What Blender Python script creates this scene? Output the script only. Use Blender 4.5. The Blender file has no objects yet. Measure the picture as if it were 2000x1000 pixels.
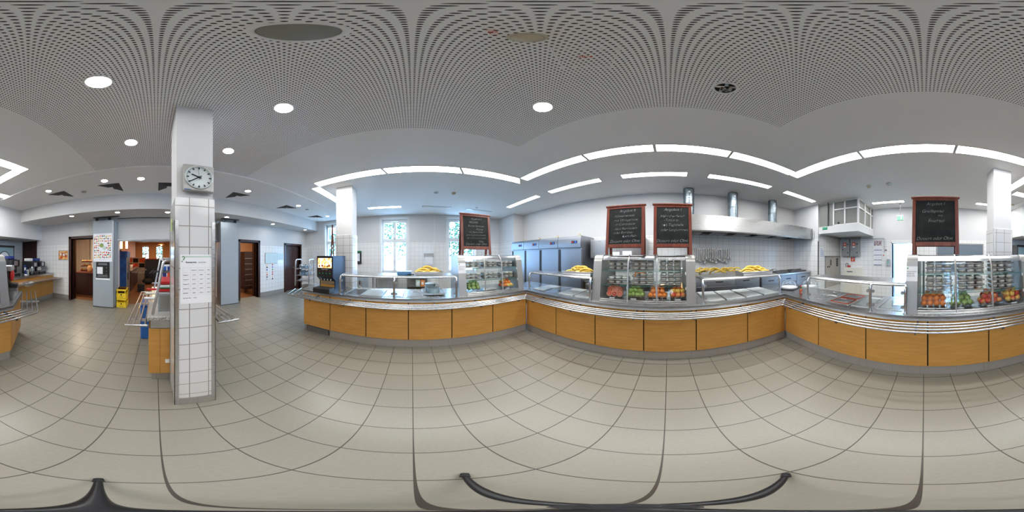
import bpy, bmesh, math, random
from mathutils import Vector, Matrix
R = math.radians
random.seed(7)
sc = bpy.context.scene
C = sc.collection
# ---------------------------------------------------------------- camera, world, exposure
H = 1.5
cam_data = bpy.data.cameras.new('camera')
cam = bpy.data.objects.new('camera', cam_data)
C.objects.link(cam)
cam_data.type = 'PANO'
if hasattr(cam_data, 'panorama_type'): cam_data.panorama_type = 'EQUIRECTANGULAR'
else: cam_data.cycles.panorama_type = 'EQUIRECTANGULAR'
cam_data.clip_start = 0.02
cam_data.clip_end = 200
cam.location = (0, 0, H)
cam.rotation_euler = (R(90), 0, R(54.9))
sc.camera = cam
sc.view_settings.view_transform = 'Standard'
sc.view_settings.look = 'None'
sc.view_settings.gamma = 1
sc.view_settings.use_curve_mapping = False
sc.view_settings.exposure = 0.95
sc.cycles.use_denoising = True
sc.cycles.max_bounces = 8
sc.cycles.diffuse_bounces = 5
sc.cycles.glossy_bounces = 4
sc.cycles.transparent_max_bounces = 24
sc.cycles.sample_clamp_indirect = 6
sc.cycles.caustics_reflective = False
sc.cycles.caustics_refractive = False
world = bpy.data.worlds.new('sky')
sc.world = world
world.use_nodes = True
wn = world.node_tree
bg = wn.nodes['Background']
bg.inputs['Color'].default_value = (0.34, 0.62, 1.0, 1)
bg.inputs['Strength'].default_value = 14.0

STRIP_E = 17.0
DOWN_E = 50.0

# ---------------------------------------------------------------- materials
def mat(name, col=(.8, .8, .8), rough=.5, metal=0., spec=.5, emit=None, es=0., coat=0.):
    m = bpy.data.materials.new(name)
    m.use_nodes = True
    b = m.node_tree.nodes['Principled BSDF']
    b.inputs['Base Color'].default_value = (*col, 1)
    b.inputs['Roughness'].default_value = rough
    b.inputs['Metallic'].default_value = metal
    b.inputs['Specular IOR Level'].default_value = spec
    b.inputs['Coat Weight'].default_value = coat
    if emit:
        b.inputs['Emission Color'].default_value = (*emit, 1)
        b.inputs['Emission Strength'].default_value = es
    return m
def bs(m): return m.node_tree.nodes['Principled BSDF']
def noisy(m, c1, c2, scale=(1, 1, 1), s=5., detail=4., bump=0., coord='Object', lo=.35, hi=.65):
    t = m.node_tree; n = t.nodes; l = t.links
    tc = n.new('ShaderNodeTexCoord'); mp = n.new('ShaderNodeMapping'); mp.inputs['Scale'].default_value = scale
    no = n.new('ShaderNodeTexNoise'); no.inputs['Scale'].default_value = s; no.inputs['Detail'].default_value = detail
    cr = n.new('ShaderNodeValToRGB')
    cr.color_ramp.elements[0].position = lo; cr.color_ramp.elements[0].color = (*c1, 1)
    cr.color_ramp.elements[1].position = hi; cr.color_ramp.elements[1].color = (*c2, 1)
    l.new(tc.outputs[coord], mp.inputs[0]); l.new(mp.outputs[0], no.inputs[0]); l.new(no.outputs[0], cr.inputs[0])
    l.new(cr.outputs[0], bs(m).inputs['Base Color'])
    if bump:
        bp = n.new('ShaderNodeBump'); bp.inputs['Strength'].default_value = bump; bp.inputs['Distance'].default_value = .002
        l.new(no.outputs[0], bp.inputs['Height']); l.new(bp.outputs[0], bs(m).inputs['Normal'])
    return m
def tiles(name, c1, c2, grout, w, h, gap, off=(0, 0), rough=.25, bump=.4, spec=.5, mott=0.):
    m = mat(name, c1, rough, spec=spec)
    t = m.node_tree; n = t.nodes; l = t.links
    uv = n.new('ShaderNodeTexCoord'); mp = n.new('ShaderNodeMapping'); mp.inputs['Location'].default_value = (-off[0], -off[1], 0)
    br = n.new('ShaderNodeTexBrick'); br.offset = 0; br.squash = 1
    br.inputs['Scale'].default_value = 1; br.inputs['Brick Width'].default_value = w; br.inputs['Row Height'].default_value = h
    br.inputs['Mortar Size'].default_value = gap; br.inputs['Mortar Smooth'].default_value = .1
    br.inputs['Color1'].default_value = (*c1, 1); br.inputs['Color2'].default_value = (*c2, 1); br.inputs['Mortar'].default_value = (*grout, 1)
    l.new(uv.outputs['UV'], mp.inputs[0]); l.new(mp.outputs[0], br.inputs[0])
    if mott:
        no = n.new('ShaderNodeTexNoise'); no.inputs['Scale'].default_value = 60; no.inputs['Detail'].default_value = 5
        mr = n.new('ShaderNodeMapRange'); mr.inputs[3].default_value = 1 - mott; mr.inputs[4].default_value = 1 + mott
        mx = n.new('ShaderNodeMix'); mx.data_type = 'RGBA'; mx.blend_type = 'MULTIPLY'; mx.inputs[0].default_value = 1
        cc = n.new('ShaderNodeCombineColor')
        l.new(mp.outputs[0], no.inputs[0]); l.new(no.outputs[0], mr.inputs[0])
        for k in range(3): l.new(mr.outputs[0], cc.inputs[k])
        l.new(br.outputs['Color'], mx.inputs[6]); l.new(cc.outputs[0], mx.inputs[7]); l.new(mx.outputs[2], bs(m).inputs['Base Color'])
    else:
        l.new(br.outputs['Color'], bs(m).inputs['Base Color'])
    bp = n.new('ShaderNodeBump'); bp.invert = True; bp.inputs['Strength'].default_value = bump; bp.inputs['Distance'].default_value = .003
    l.new(br.outputs['Fac'], bp.inputs['Height']); l.new(bp.outputs[0], bs(m).inputs['Normal'])
    return m
def perforated(name):
    m = mat(name, (.90, .90, .90), .9, spec=.1)
    t = m.node_tree; n = t.nodes; l = t.links
    uv = n.new('ShaderNodeTexCoord')
    a = n.new('ShaderNodeVectorMath'); a.operation = 'SCALE'; a.inputs['Scale'].default_value = 1 / .0222
    f = n.new('ShaderNodeVectorMath'); f.operation = 'FRACTION'
    s = n.new('ShaderNodeVectorMath'); s.operation = 'SUBTRACT'; s.inputs[1].default_value = (.5, .5, 0)
    mu = n.new('ShaderNodeVectorMath'); mu.operation = 'MULTIPLY'; mu.inputs[1].default_value = (1, 1, 0)
    le = n.new('ShaderNodeVectorMath'); le.operation = 'LENGTH'
    lt = n.new('ShaderNodeMath'); lt.operation = 'LESS_THAN'; lt.inputs[1].default_value = .235
    mx = n.new('ShaderNodeMix'); mx.data_type = 'RGBA'
    mx.inputs[6].default_value = (.92, .92, .92, 1); mx.inputs[7].default_value = (.03, .028, .035, 1)
    l.new(uv.outputs['UV'], a.inputs[0]); l.new(a.outputs[0], f.inputs[0]); l.new(f.outputs[0], s.inputs[0]); l.new(s.outputs[0], mu.inputs[0])
    l.new(mu.outputs[0], le.inputs[0]); l.new(le.outputs['Value'], lt.inputs[0]); l.new(lt.outputs[0], mx.inputs[0])
    l.new(mx.outputs[2], bs(m).inputs['Base Color'])
    return m
def glass(name, tint=(.93, .98, .96), refl=.12, rough=.02):
    m = bpy.data.materials.new(name); m.use_nodes = True
    t = m.node_tree; n = t.nodes; l = t.links
    n.remove(n['Principled BSDF'])
    tr = n.new('ShaderNodeBsdfTransparent'); tr.inputs[0].default_value = (*tint, 1)
    gl = n.new('ShaderNodeBsdfGlossy'); gl.inputs['Roughness'].default_value = rough
    fr = n.new('ShaderNodeLayerWeight'); fr.inputs[0].default_value = .25
    mr = n.new('ShaderNodeMapRange'); mr.inputs[3].default_value = refl * .45; mr.inputs[4].default_value = min(1, refl * 4)
    mx = n.new('ShaderNodeMixShader')
    l.new(fr.outputs['Fresnel'], mr.inputs[0]); l.new(mr.outputs[0], mx.inputs[0])
    l.new(tr.outputs[0], mx.inputs[1]); l.new(gl.outputs[0], mx.inputs[2]); l.new(mx.outputs[0], n['Material Output'].inputs[0])
    return m
def emis(name, col, s):
    m = bpy.data.materials.new(name); m.use_nodes = True
    n = m.node_tree.nodes; n.remove(n['Principled BSDF'])
    e = n.new('ShaderNodeEmission'); e.inputs[0].default_value = (*col, 1); e.inputs[1].default_value = s
    m.node_tree.links.new(e.outputs[0], n['Material Output'].inputs[0])
    return m
def brushed(name, col=(.56, .57, .58), rough=.28, stretch=(1, 1, 60)):
    m = mat(name, col, rough, 1.)
    t = m.node_tree; n = t.nodes; l = t.links
    tc = n.new('ShaderNodeTexCoord'); mp = n.new('ShaderNodeMapping'); mp.inputs['Scale'].default_value = stretch
    no = n.new('ShaderNodeTexNoise'); no.inputs['Scale'].default_value = 6; no.inputs['Detail'].default_value = 6
    mr = n.new('ShaderNodeMapRange'); mr.inputs[3].default_value = rough * .75; mr.inputs[4].default_value = rough * 1.35
    l.new(tc.outputs['Object'], mp.inputs[0]); l.new(mp.outputs[0], no.inputs[0]); l.new(no.outputs[0], mr.inputs[0]); l.new(mr.outputs[0], bs(m).inputs['Roughness'])
    return m
M = {}
M['plaster'] = mat('white_plaster', (.68, .68, .68), .85, spec=.2)
M['ceiling'] = mat('ceiling_paint', (.90, .90, .90), .9, spec=.1)
M['perf'] = perforated('perforated_board')
M['walltile'] = tiles('white_wall_tile', (.85, .85, .84), (.83, .83, .82), (.56, .55, .53), .15, .15, .0035, rough=.16)
M['coltile'] = tiles('white_column_tile', (.69, .69, .695), (.67, .67, .675), (.30, .27, .25), .145, .155, .0035, off=(.05, .015), rough=.14)
M['floortile'] = tiles('beige_floor_tile', (.245, .228, .186), (.233, .217, .177), (.050, .040, .030), .2745, .2722, .0032, off=(-.018, .005), rough=.34, bump=.5, mott=.10)
M['skirt'] = tiles('grey_skirting_tile', (.31, .29, .265), (.29, .275, .25), (.2, .19, .17), .30, .30, .002, rough=.4)
M['beech'] = noisy(mat('beech_panel', rough=.42), (.50, .245, .05), (.60, .31, .075), (1, 1, 9), 4, 6, 0, lo=.3, hi=.75)
M['beech_edge'] = mat('beech_edge', (.36, .17, .045), .5)
M['steel'] = brushed('brushed_steel')
M['fridge_steel'] = brushed('fridge_steel', (.34, .355, .39), .36)
M['steel_h'] = brushed('brushed_steel_lengthwise', (.50, .50, .49), .26, (1, 60, 60))
M['chrome'] = mat('polished_steel', (.52, .53, .54), .2, 1.)
M['alu'] = mat('satin_aluminium', (.37, .365, .35), .42, .7)
M['darksteel'] = mat('dark_steel', (.12, .12, .12), .4, .8)
M['galv'] = noisy(mat('galvanised_duct', rough=.35, metal=.9), (.17, .21, .24), (.30, .35, .38), (1, 1, 1), 14, 3)
M['black'] = mat('black_plastic', (.012, .012, .014), .38)
M['blackmatte'] = mat('black_matte', (.02, .02, .022), .7)
M['dark'] = mat('dark_void', (.02, .02, .02), .9, spec=.1)
M['white'] = mat('white_plastic', (.80, .80, .79), .35)
M['cream'] = mat('cream_enamel', (.72, .70, .62), .4)
M['paper'] = mat('white_paper', (.84, .85, .88), .7, spec=.2)
M['ink'] = mat('black_ink', (.03, .03, .04), .7, spec=.1)
M['greyline'] = mat('grey_ink', (.45, .47, .52), .7)
M['green'] = mat('green_print', (.02, .22, .07), .5)
M['palegreen'] = mat('pale_green_print', (.55, .68, .62), .7)
M['red'] = mat('red_plastic', (.55, .02, .02), .35)
M['redsign'] = mat('red_sign', (.62, .07, .02), .4)
M['blue'] = mat('blue_plastic', (.02, .12, .42), .35)
M['navy'] = mat('blue_black_enamel', (.018, .040, .080), .32, .2)
M['yellow'] = mat('yellow_crate', (.85, .58, .02), .4)
M['glass'] = glass('clear_glass', (.985, .995, .99), .05)
M['glassgreen'] = glass('shelf_glass', (.90, .97, .955), .08)
M['glassedge'] = mat('green_glass_edge', (.05, .22, .20), .15)
M['film'] = glass('clear_plastic', (.95, .96, .965), .12, .10)
M['winglass'] = glass('window_glass', (.96, .98, 1.), .06)
M['mahogany'] = noisy(mat('red_brown_wood', rough=.4), (.115, .020, .009), (.18, .036, .015), (1, 1, .15), 30, 4)
M['darkwood'] = noisy(mat('dark_brown_wood', rough=.33), (.032, .010, .008), (.055, .016, .012), (1, 1, .1), 25, 4)
M['chalkboard'] = noisy(mat('chalkboard', rough=.75, spec=.15), (.012, .014, .014), (.024, .026, .025), (1, 1, 1), 6, 5)
M['chalk'] = mat('chalk', (.50, .52, .52), .9, spec=.05)
M['strip'] = emis('light_diffuser', (1.0, 1.0, .99), STRIP_E)
M['strip2'] = emis('narrow_light_diffuser', (1.0, 1.0, .99), 16)
M['strip3'] = emis('bright_narrow_diffuser', (1.0, 1.0, .99), 34)
M['down'] = emis('downlight_diffuser', (.93, .97, 1.0), DOWN_E)
M['down_s'] = emis('small_downlight_diffuser', (.95, .98, 1.0), 34)
M['partition'] = mat('grey_partition_laminate', (.36, .40, .43), .45)
M['track'] = mat('aluminium_profile', (.42, .44, .47), .35, .8)
M['banana'] = noisy(mat('banana_peel', rough=.5), (.58, .36, .03), (.80, .55, .09), (1, 1, 1), 45, 3, lo=.3, hi=.6)
M['bananatip'] = mat('banana_tip', (.20, .14, .03), .7)
M['orange'] = noisy(mat('orange_peel', rough=.42), (.68, .17, .015), (.78, .23, .03), (1, 1, 1), 200, 2, .5)
M['gapple'] = noisy(mat('green_apple', rough=.3), (.18, .28, .06), (.30, .40, .12), (1, 1, 1), 20, 3)
M['rapple'] = noisy(mat('red_yellow_apple', rough=.3), (.55, .035, .03), (.78, .42, .08), (1, 1, 1), 14, 3, lo=.45, hi=.72)
M['yapple'] = noisy(mat('yellow_red_apple', rough=.3), (.78, .50, .10), (.66, .12, .04), (1, 1, 1), 12, 3, lo=.48, hi=.75)
M['flesh'] = noisy(mat('blood_orange_flesh', rough=.35), (.55, .04, .02), (.40, .02, .015), (1, 1, 1), 90, 3)
M['pith'] = mat('citrus_pith', (.85, .55, .30), .5)
M['cupwhite'] = mat('dessert_cup_white', (.80, .76, .70), .35)
M['granite'] = noisy(mat('speckled_granite', rough=.2), (.05, .045, .045), (.62, .60, .56), (1, 1, 1), 190, 2, lo=.42, hi=.58)
M['oak'] = noisy(mat('wood_parquet', rough=.35), (.14, .055, .018), (.24, .10, .035), (1, 8, 1), 6, 5)
M['peach'] = mat('peach_wall_paint', (.50, .27, .14), .8)
M['beige'] = mat('beige_wall_paint', (.50, .42, .34), .8)
M['leaf'] = noisy(mat('tree_leaves', rough=.6), (.006, .035, .012), (.03, .10, .035), (1, 1, 1), 8, 3)
M['bark'] = mat('tree_bark', (.07, .05, .035), .9)
M['warm'] = emis('warm_lamp', (1.0, .62, .25), 14)
M['corridor'] = mat('corridor_paint', (.85, .87, .88), .7)

# ---------------------------------------------------------------- mesh builder
CH = {}
def KIDS(o): return CH.get(o.name, [])
def adopt(o, p):
    if p is not None: o.parent = p; CH.setdefault(p.name, []).append(o)
class MB:
    def __init__(s): s.v = []; s.f = []; s.sm = []; s.mi = []; s.cur = 0
    def m(s, i): s.cur = i; return s
    def add(s, vs, fs, smooth=False):
        o = len(s.v); s.v += [tuple(p) for p in vs]
        for f in fs: s.f.append([i + o for i in f]); s.sm.append(smooth); s.mi.append(s.cur)
        return s
    def box(s, x0, y0, z0, x1, y1, z1, b=0., seg=2):
        if x1 < x0: x0, x1 = x1, x0
        if y1 < y0: y0, y1 = y1, y0
        if z1 < z0: z0, z1 = z1, z0
        if b:
            bm = bmesh.new(); bmesh.ops.create_cube(bm, size=1)
            for v in bm.verts: v.co = Vector(((x0+x1)/2 + v.co.x*(x1-x0), (y0+y1)/2 + v.co.y*(y1-y0), (z0+z1)/2 + v.co.z*(z1-z0)))
            b = min(b, (x1-x0)*.49, (y1-y0)*.49, (z1-z0)*.49)
            bmesh.ops.bevel(bm, geom=bm.edges[:], offset=b, segments=seg, affect='EDGES', profile=.5)
            bm.verts.index_update()
            s.add([v.co[:] for v in bm.verts], [[v.index for v in f.verts] for f in bm.faces], False); bm.free(); return s
        v = [(x0,y0,z0),(x1,y0,z0),(x1,y1,z0),(x0,y1,z0),(x0,y0,z1),(x1,y0,z1),(x1,y1,z1),(x0,y1,z1)]
        return s.add(v, [(3,2,1,0),(4,5,6,7),(0,1,5,4),(1,2,6,5),(2,3,7,6),(3,0,4,7)])
    def tube(s, pts, r, n=8, caps=True, closed=False, rs=None):
        pts = [Vector(p) for p in pts]; N = len(pts); vs = []; up = None
        for i, p in enumerate(pts):
            if closed: d = pts[(i+1) % N] - pts[i-1]
            else: d = pts[min(i+1, N-1)] - pts[max(i-1, 0)]
            if d.length < 1e-9: d = Vector((0, 0, 1))
            d.normalize()
            if up is None:
                up = Vector((0, 0, 1)) if abs(d.z) < .9 else Vector((1, 0, 0))
            a = d.cross(up)
            if a.length < 1e-5: a = d.cross(Vector((1, 0, 0)) if abs(d.x) < .9 else Vector((0, 1, 0)))
            a.normalize(); b = a.cross(d).normalized(); up = b
            rr = rs[i] if rs else r
            for k in range(n):
                t = 2*math.pi*k/n; vs.append(p + a*math.cos(t)*rr + b*math.sin(t)*rr)
        fs = []
        for i in range(N if closed else N-1):
            j = (i+1) % N
            for k in range(n): fs.append((i*n+k, i*n+(k+1) % n, j*n+(k+1) % n, j*n+k))
        s.add(vs, fs, True)
        if caps and not closed:
            s.add(vs[:n], [list(range(n))]); s.add(vs[-n:], [list(range(n))[::-1]])
        return s
    def cyl(s, p0, p1, r, r1=None, n=16, caps=True): return s.tube([p0, p1], r, n, caps, rs=[r, r if r1 is None else r1])
    def lathe(s, prof, c=(0, 0, 0), n=20, flat=False):
        vs = []; k = len(prof)
        for i in range(n):
            t = 2*math.pi*i/n
            for (r, z) in prof: vs.append((c[0]+r*math.cos(t), c[1]+r*math.sin(t), c[2]+z))
        fs = []
        for i in range(n):
            j = (i+1) % n
            for a in range(k-1): fs.append((i*k+a, j*k+a, j*k+a+1, i*k+a+1))
        return s.add(vs, fs, not flat)
    def sphere(s, c, r, sc_=(1, 1, 1), n=12, m=8):
        prof = [(math.sin(math.pi*i/m)*r, -math.cos(math.pi*i/m)*r) for i in range(m+1)]
        o = len(s.v); s.lathe(prof, (0, 0, 0), n)
        for i in range(o, len(s.v)): x, y, z = s.v[i]; s.v[i] = (c[0]+x*sc_[0], c[1]+y*sc_[1], c[2]+z*sc_[2])
        return s
    def disc(s, c, r, n=24, r0=None, down=False):
        if r0 is None:
            vs = [(c[0]+r*math.cos(2*math.pi*i/n), c[1]+r*math.sin(2*math.pi*i/n), c[2]) for i in range(n)]
            f = list(range(n)); return s.add(vs, [f[::-1] if down else f])
        vs = []
        for i in range(n):
            t = 2*math.pi*i/n; vs += [(c[0]+r*math.cos(t), c[1]+r*math.sin(t), c[2]), (c[0]+r0*math.cos(t), c[1]+r0*math.sin(t), c[2])]
        return s.add(vs, [(2*i, 2*((i+1) % n), 2*((i+1) % n)+1, 2*i+1) for i in range(n)])
    def ext(s, poly, vec, smooth=False):
        n = len(poly); v2 = [tuple(Vector(p)+Vector(vec)) for p in poly]
        s.add(list(poly)+v2, [list(range(n))[::-1], list(range(n, 2*n))])
        s.add(list(poly)+v2, [(i, (i+1) % n, n+(i+1) % n, n+i) for i in range(n)], smooth)
        return s
    def prism(s, xy, z0, z1): return s.ext([(x, y, z0) for x, y in xy], (0, 0, z1-z0))
    def quad(s, a, b, c, d): return s.add([a, b, c, d], [(0, 1, 2, 3)])
    def mesh(s, name, mats):
        me = bpy.data.meshes.new(name); me.from_pydata(s.v, [], s.f); me.validate(clean_customdata=False)
        if not isinstance(mats, (list, tuple)): mats = [mats]
        for m_ in mats: me.materials.append(M[m_] if isinstance(m_, str) else m_)
        if len(me.polygons) == len(s.f):
            me.polygons.foreach_set('use_smooth', s.sm); me.polygons.foreach_set('material_index', s.mi)
        bm = bmesh.new(); bm.from_mesh(me); bmesh.ops.recalc_face_normals(bm, faces=bm.faces[:])
        uv = bm.loops.layers.uv.new('UVMap')
        for f in bm.faces:
            nx, ny, nz = (abs(c) for c in f.normal)
            for lp in f.loops:
                x, y, z = lp.vert.co
                lp[uv].uv = (x, y) if nz >= nx and nz >= ny else ((x, z) if ny >= nx else (y, z))
        bm.to_mesh(me); bm.free(); me.update()
        return me
    def build(s, name, mats, parent=None, loc=None, rot=None):
        o = bpy.data.objects.new(name, s.mesh(name, mats)); C.objects.link(o)
        adopt(o, parent)
        if loc is not None: o.location = loc
        if rot is not None: o.rotation_euler = rot
        return o
def fillet(pts, r, n=5, closed=False):
    pts = [Vector(p) for p in pts]; out = []
    N = len(pts)
    for i, p in enumerate(pts):
        if not closed and i in (0, N-1): out.append(p); continue
        a = pts[i-1]; b = pts[(i+1) % N]; d1 = (a-p); d2 = (b-p)
        rr = min(r, d1.length*.49, d2.length*.49)
        p1 = p + d1.normalized()*rr; p2 = p + d2.normalized()*rr
        for k in range(n+1):
            t = k/n; out.append(p1*(1-t)**2 + p*2*t*(1-t) + p2*t*t)
    return out
def tag(o, label, cat, group=None, kind=None):
    if label: o['label'] = label
    if cat: o['category'] = cat
    if group: o['group'] = group
    if kind: o['kind'] = kind
    return o
def thing(name, label, cat, loc=(0, 0, 0), rz=0., group=None):
    o = bpy.data.objects.new(name, None); C.objects.link(o); o.empty_display_size = .05
    o.location = loc; o.rotation_euler = (0, 0, rz); return tag(o, label, cat, group)
def struct(name, mb, mats, loc=None, rot=None):
    o = mb.build(name, mats, None, loc, rot); o['kind'] = 'structure'; return o
def one(name, mb, mats, label, cat, loc=(0, 0, 0), rz=0., group=None, rot=None):
    return tag(mb.build(name, mats, None, loc, rot or (0, 0, rz)), label, cat, group)
def dup(o, loc, rz=None, label=None, group=None, rot=None, parent=None):
    c = o.copy(); C.objects.link(c)
    if parent is None: c.location = loc
    if rz is not None: c.rotation_euler = (0, 0, rz)
    if rot is not None: c.rotation_euler = rot
    if label: c['label'] = label
    if group: c['group'] = group
    for ch in list(KIDS(o)):
        d = ch.copy(); C.objects.link(d); adopt(d, c)
        for g in KIDS(ch):
            e = g.copy(); C.objects.link(e); adopt(e, d)
    return c
def text_mesh(body, size, mat_, parent=None, name='lettering', loc=(0, 0, 0), rot=(R(90), 0, 0), align='LEFT', shear=0., space=1., line=1., bold=0.):
    cu = bpy.data.curves.new(name, 'FONT'); cu.body = body; cu.size = size; cu.align_x = align; cu.shear = shear
    cu.space_character = space; cu.space_line = line; cu.extrude = .0004; cu.offset = bold; cu.resolution_u = 3
    t = bpy.data.objects.new('tmp', cu); C.objects.link(t)
    dg = bpy.context.evaluated_depsgraph_get(); dg.update()
    me = bpy.data.meshes.new_from_object(t.evaluated_get(dg)); bpy.data.objects.remove(t)
    me.materials.clear(); me.materials.append(M[mat_]); me.name = name
    o = bpy.data.objects.new(name, me); C.objects.link(o)
    adopt(o, parent)
    o.location = loc; o.rotation_euler = rot
    return o
class Frame:   # a straight run: s to the viewer's right, t away from the viewer, z up
    def __init__(s, ox, oy, ang): s.o = (ox, oy); s.a = ang; s.c = math.cos(ang); s.n = math.sin(ang)
    def xy(s, a, t): return (s.o[0]+a*s.c-t*s.n, s.o[1]+a*s.n+t*s.c)
    def p(s, a, t, z): x, y = s.xy(a, t); return (x, y, z)
FL = Frame(-2.42, -1.9, math.atan2(3.875, .085))
FM = Frame(-2.335, 1.975, math.atan2(.085, 4.135))
FR_ = Frame(1.8, 2.06, math.atan2(-3.36, -.2))
WL = Frame(-6.15, -4.7, math.atan2(8.2, .35))
WK = Frame(0, 3.84, 0)
WR = Frame(5.03, 2.85, R(-90))
WB = Frame(0, -4.7, R(180))
WN = Frame(3.75, 2.85, 0)
def meet(fa, ta, fb, tb):
    ax, ay = fa.xy(0, ta); bx, by = fb.xy(0, tb)
    det = fa.c*(-fb.n) + fb.c*fa.n
    dx, dy = bx-ax, by-ay
    k = (dx*(-fb.n) + fb.c*dy)/det
    return (ax+fa.c*k, ay+fa.n*k)
# ================================================================ THE ROOM
WALLM = ['plaster', 'walltile', 'skirt']
def wall(name, fr, s0, s1, z1, holes=(), th=.2, tz=2.0, kz=.165, mats=WALLM, t0=0.):
    mb = MB()
    ss = sorted({s0, s1, *[h[0] for h in holes], *[h[1] for h in holes]})
    zs = sorted({0, z1, *[z for z in (kz, tz) if z < z1], *[h[2] for h in holes], *[h[3] for h in holes]})
    for a, b in zip(ss, ss[1:]):
        for c, d in zip(zs, zs[1:]):
            if any(h[0] <= (a+b)/2 <= h[1] and h[2] <= (c+d)/2 <= h[3] for h in holes): continue
            mb.m(2 if d <= kz+1e-6 else 1 if d <= tz+1e-6 else 0).box(a, t0, c, b, t0+th, d)
    return struct(name, mb, mats, (fr.o[0], fr.o[1], 0), (0, 0, fr.a))
def block(name, x0, y0, x1, y1, z0, z1, tz=2.0, kz=.165, mats=WALLM):
    mb = MB(); zs = sorted({z0, z1, *[z for z in (kz, tz) if z0 < z < z1]})
    for c, d in zip(zs, zs[1:]): mb.m(2 if d <= kz+1e-6 else 1 if d <= tz+1e-6 else 0).box(x0, y0, c, x1, y1, d)
    return struct(name, mb, mats)
ZC = 3.05
struct('floor', MB().box(-6.4, -4.92, -.1, 5.3, 4.1, 0), 'floortile')
# ceiling: plain board round a perforated field, a low step down towards the back
cm = MB()
for (a, b, c, d) in ((-6.4, -2.5, -1.55, 4.1), (.98, -2.5, 5.3, 4.1), (-1.55, 1.19, .98, 4.1)): cm.m(0).box(a, b, ZC, c, d, ZC+.12)
cm.m(1).box(-1.55, -2.5, ZC, .98, 1.19, ZC+.12)
cm.m(0).box(-6.4, -4.9, ZC-.025, 5.3, -2.5, ZC+.12)
struct('ceiling', cm, ['ceiling', 'perf'])
# walls
WIN = [(1.10, 2.10, .90, 2.86), (3.56, 4.53, .88, 2.88), (6.02, 7.10, .88, 2.93)]
wall('wall_left', WL, -.1, 8.3, ZC, WIN, th=.32)
wall('wall_front', WK, -4.72, 3.75, ZC)
block('wall_front_pier', -5.85, 3.4, -4.72, 4.04, 0, ZC)
block('wall_front_lift', 3.75, 2.85, 5.25, 4.04, 0, ZC)
wall('wall_right', WR, 0, 7.75, ZC, [(1.84, 2.56, 0, 1.90)], th=.25)
DOORS = [(-2.70, -1.84, 0, 2.06), (-1.12, 1.86, 0, 1.985), (2.66, 3.39, 0, 1.97), (4.78, 5.72, 0, 1.945), (-5.03, -4.22, 0, 2.09)]
wall('wall_back', WB, -5.1, 6.2, 2.7, DOORS, th=.22, tz=1.88)
struct('trim_1', MB().prism([(3.96, -3.62), (3.96, -4.95), (-6.25, -4.95), (-6.25, -4.0)], 2.62, ZC), 'plaster')   # the lowered soffit
struct('trim_2', MB().prism([(5.1, -2.7), (3.93, -2.7), (3.98, -4.9), (5.1, -4.9)], 2.09, ZC), 'plaster')             # box over the drinks niche
struct('trim_3', MB().box(-1.86, -4.70, 1.93, 1.12, -4.64, 1.985).box(-1.86, -4.64, 1.955, 1.12, -4.60, 1.985), 'track')   # header rail of the sliding wall
# pillars
def pillar(name, x0, y0, x1, y1, guard=None, tz=1.945, top=.012):
    mb = MB()
    mb.m(2).box(x0-.004, y0-.004, 0, x1+.004, y1+.004, .105)
    mb.m(1).box(x0, y0, .105, x1, y1, tz, .004)
    mb.m(0).box(x0+top, y0+top, tz, x1-top, y1-top, ZC)
    return struct(name, mb, ['plaster', 'coltile', 'skirt'])
pillar('pillar_1', -.435, -1.56, -.135, -1.155)
pillar('pillar_2', -3.43, -1.585, -3.12, -1.2)
pillar('pillar_3', 2.34, -1.40, 2.65, -1.06)
g = MB()
for sx, x in ((1, -.435), (-1, -.135)):
    for sy, y in ((-1, -1.155), (1, -1.56)):
        g.box(x-.005*sx, y+.005*-sy, 0, x+.026*sx, y+.0012*-sy, 1.76); g.box(x-.005*sx, y+.005*-sy, 0, x-.001*sx, y+.026*sy, 1.76)
struct('trim_4', g, 'steel')
for k, (x, y) in enumerate(((2.34, -1.06), (2.34, -1.40))):
    sy = 1 if k else -1
    struct('trim_%d' % (5+k), MB().box(x-.004, y-.004*sy, .1, x+.02, y-.0005*sy, 1.9).box(x-.004, y-.004*sy, .1, x-.0005, y+.02*sy, 1.9), 'white')
struct('trim_7', MB().box(-5.82, 3.395, 0, -5.80, 3.41, 2.9), 'white')
struct('trim_8', MB().box(3.742, 2.842, .9, 3.765, 2.865, 1.93), 'darksteel')
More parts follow.
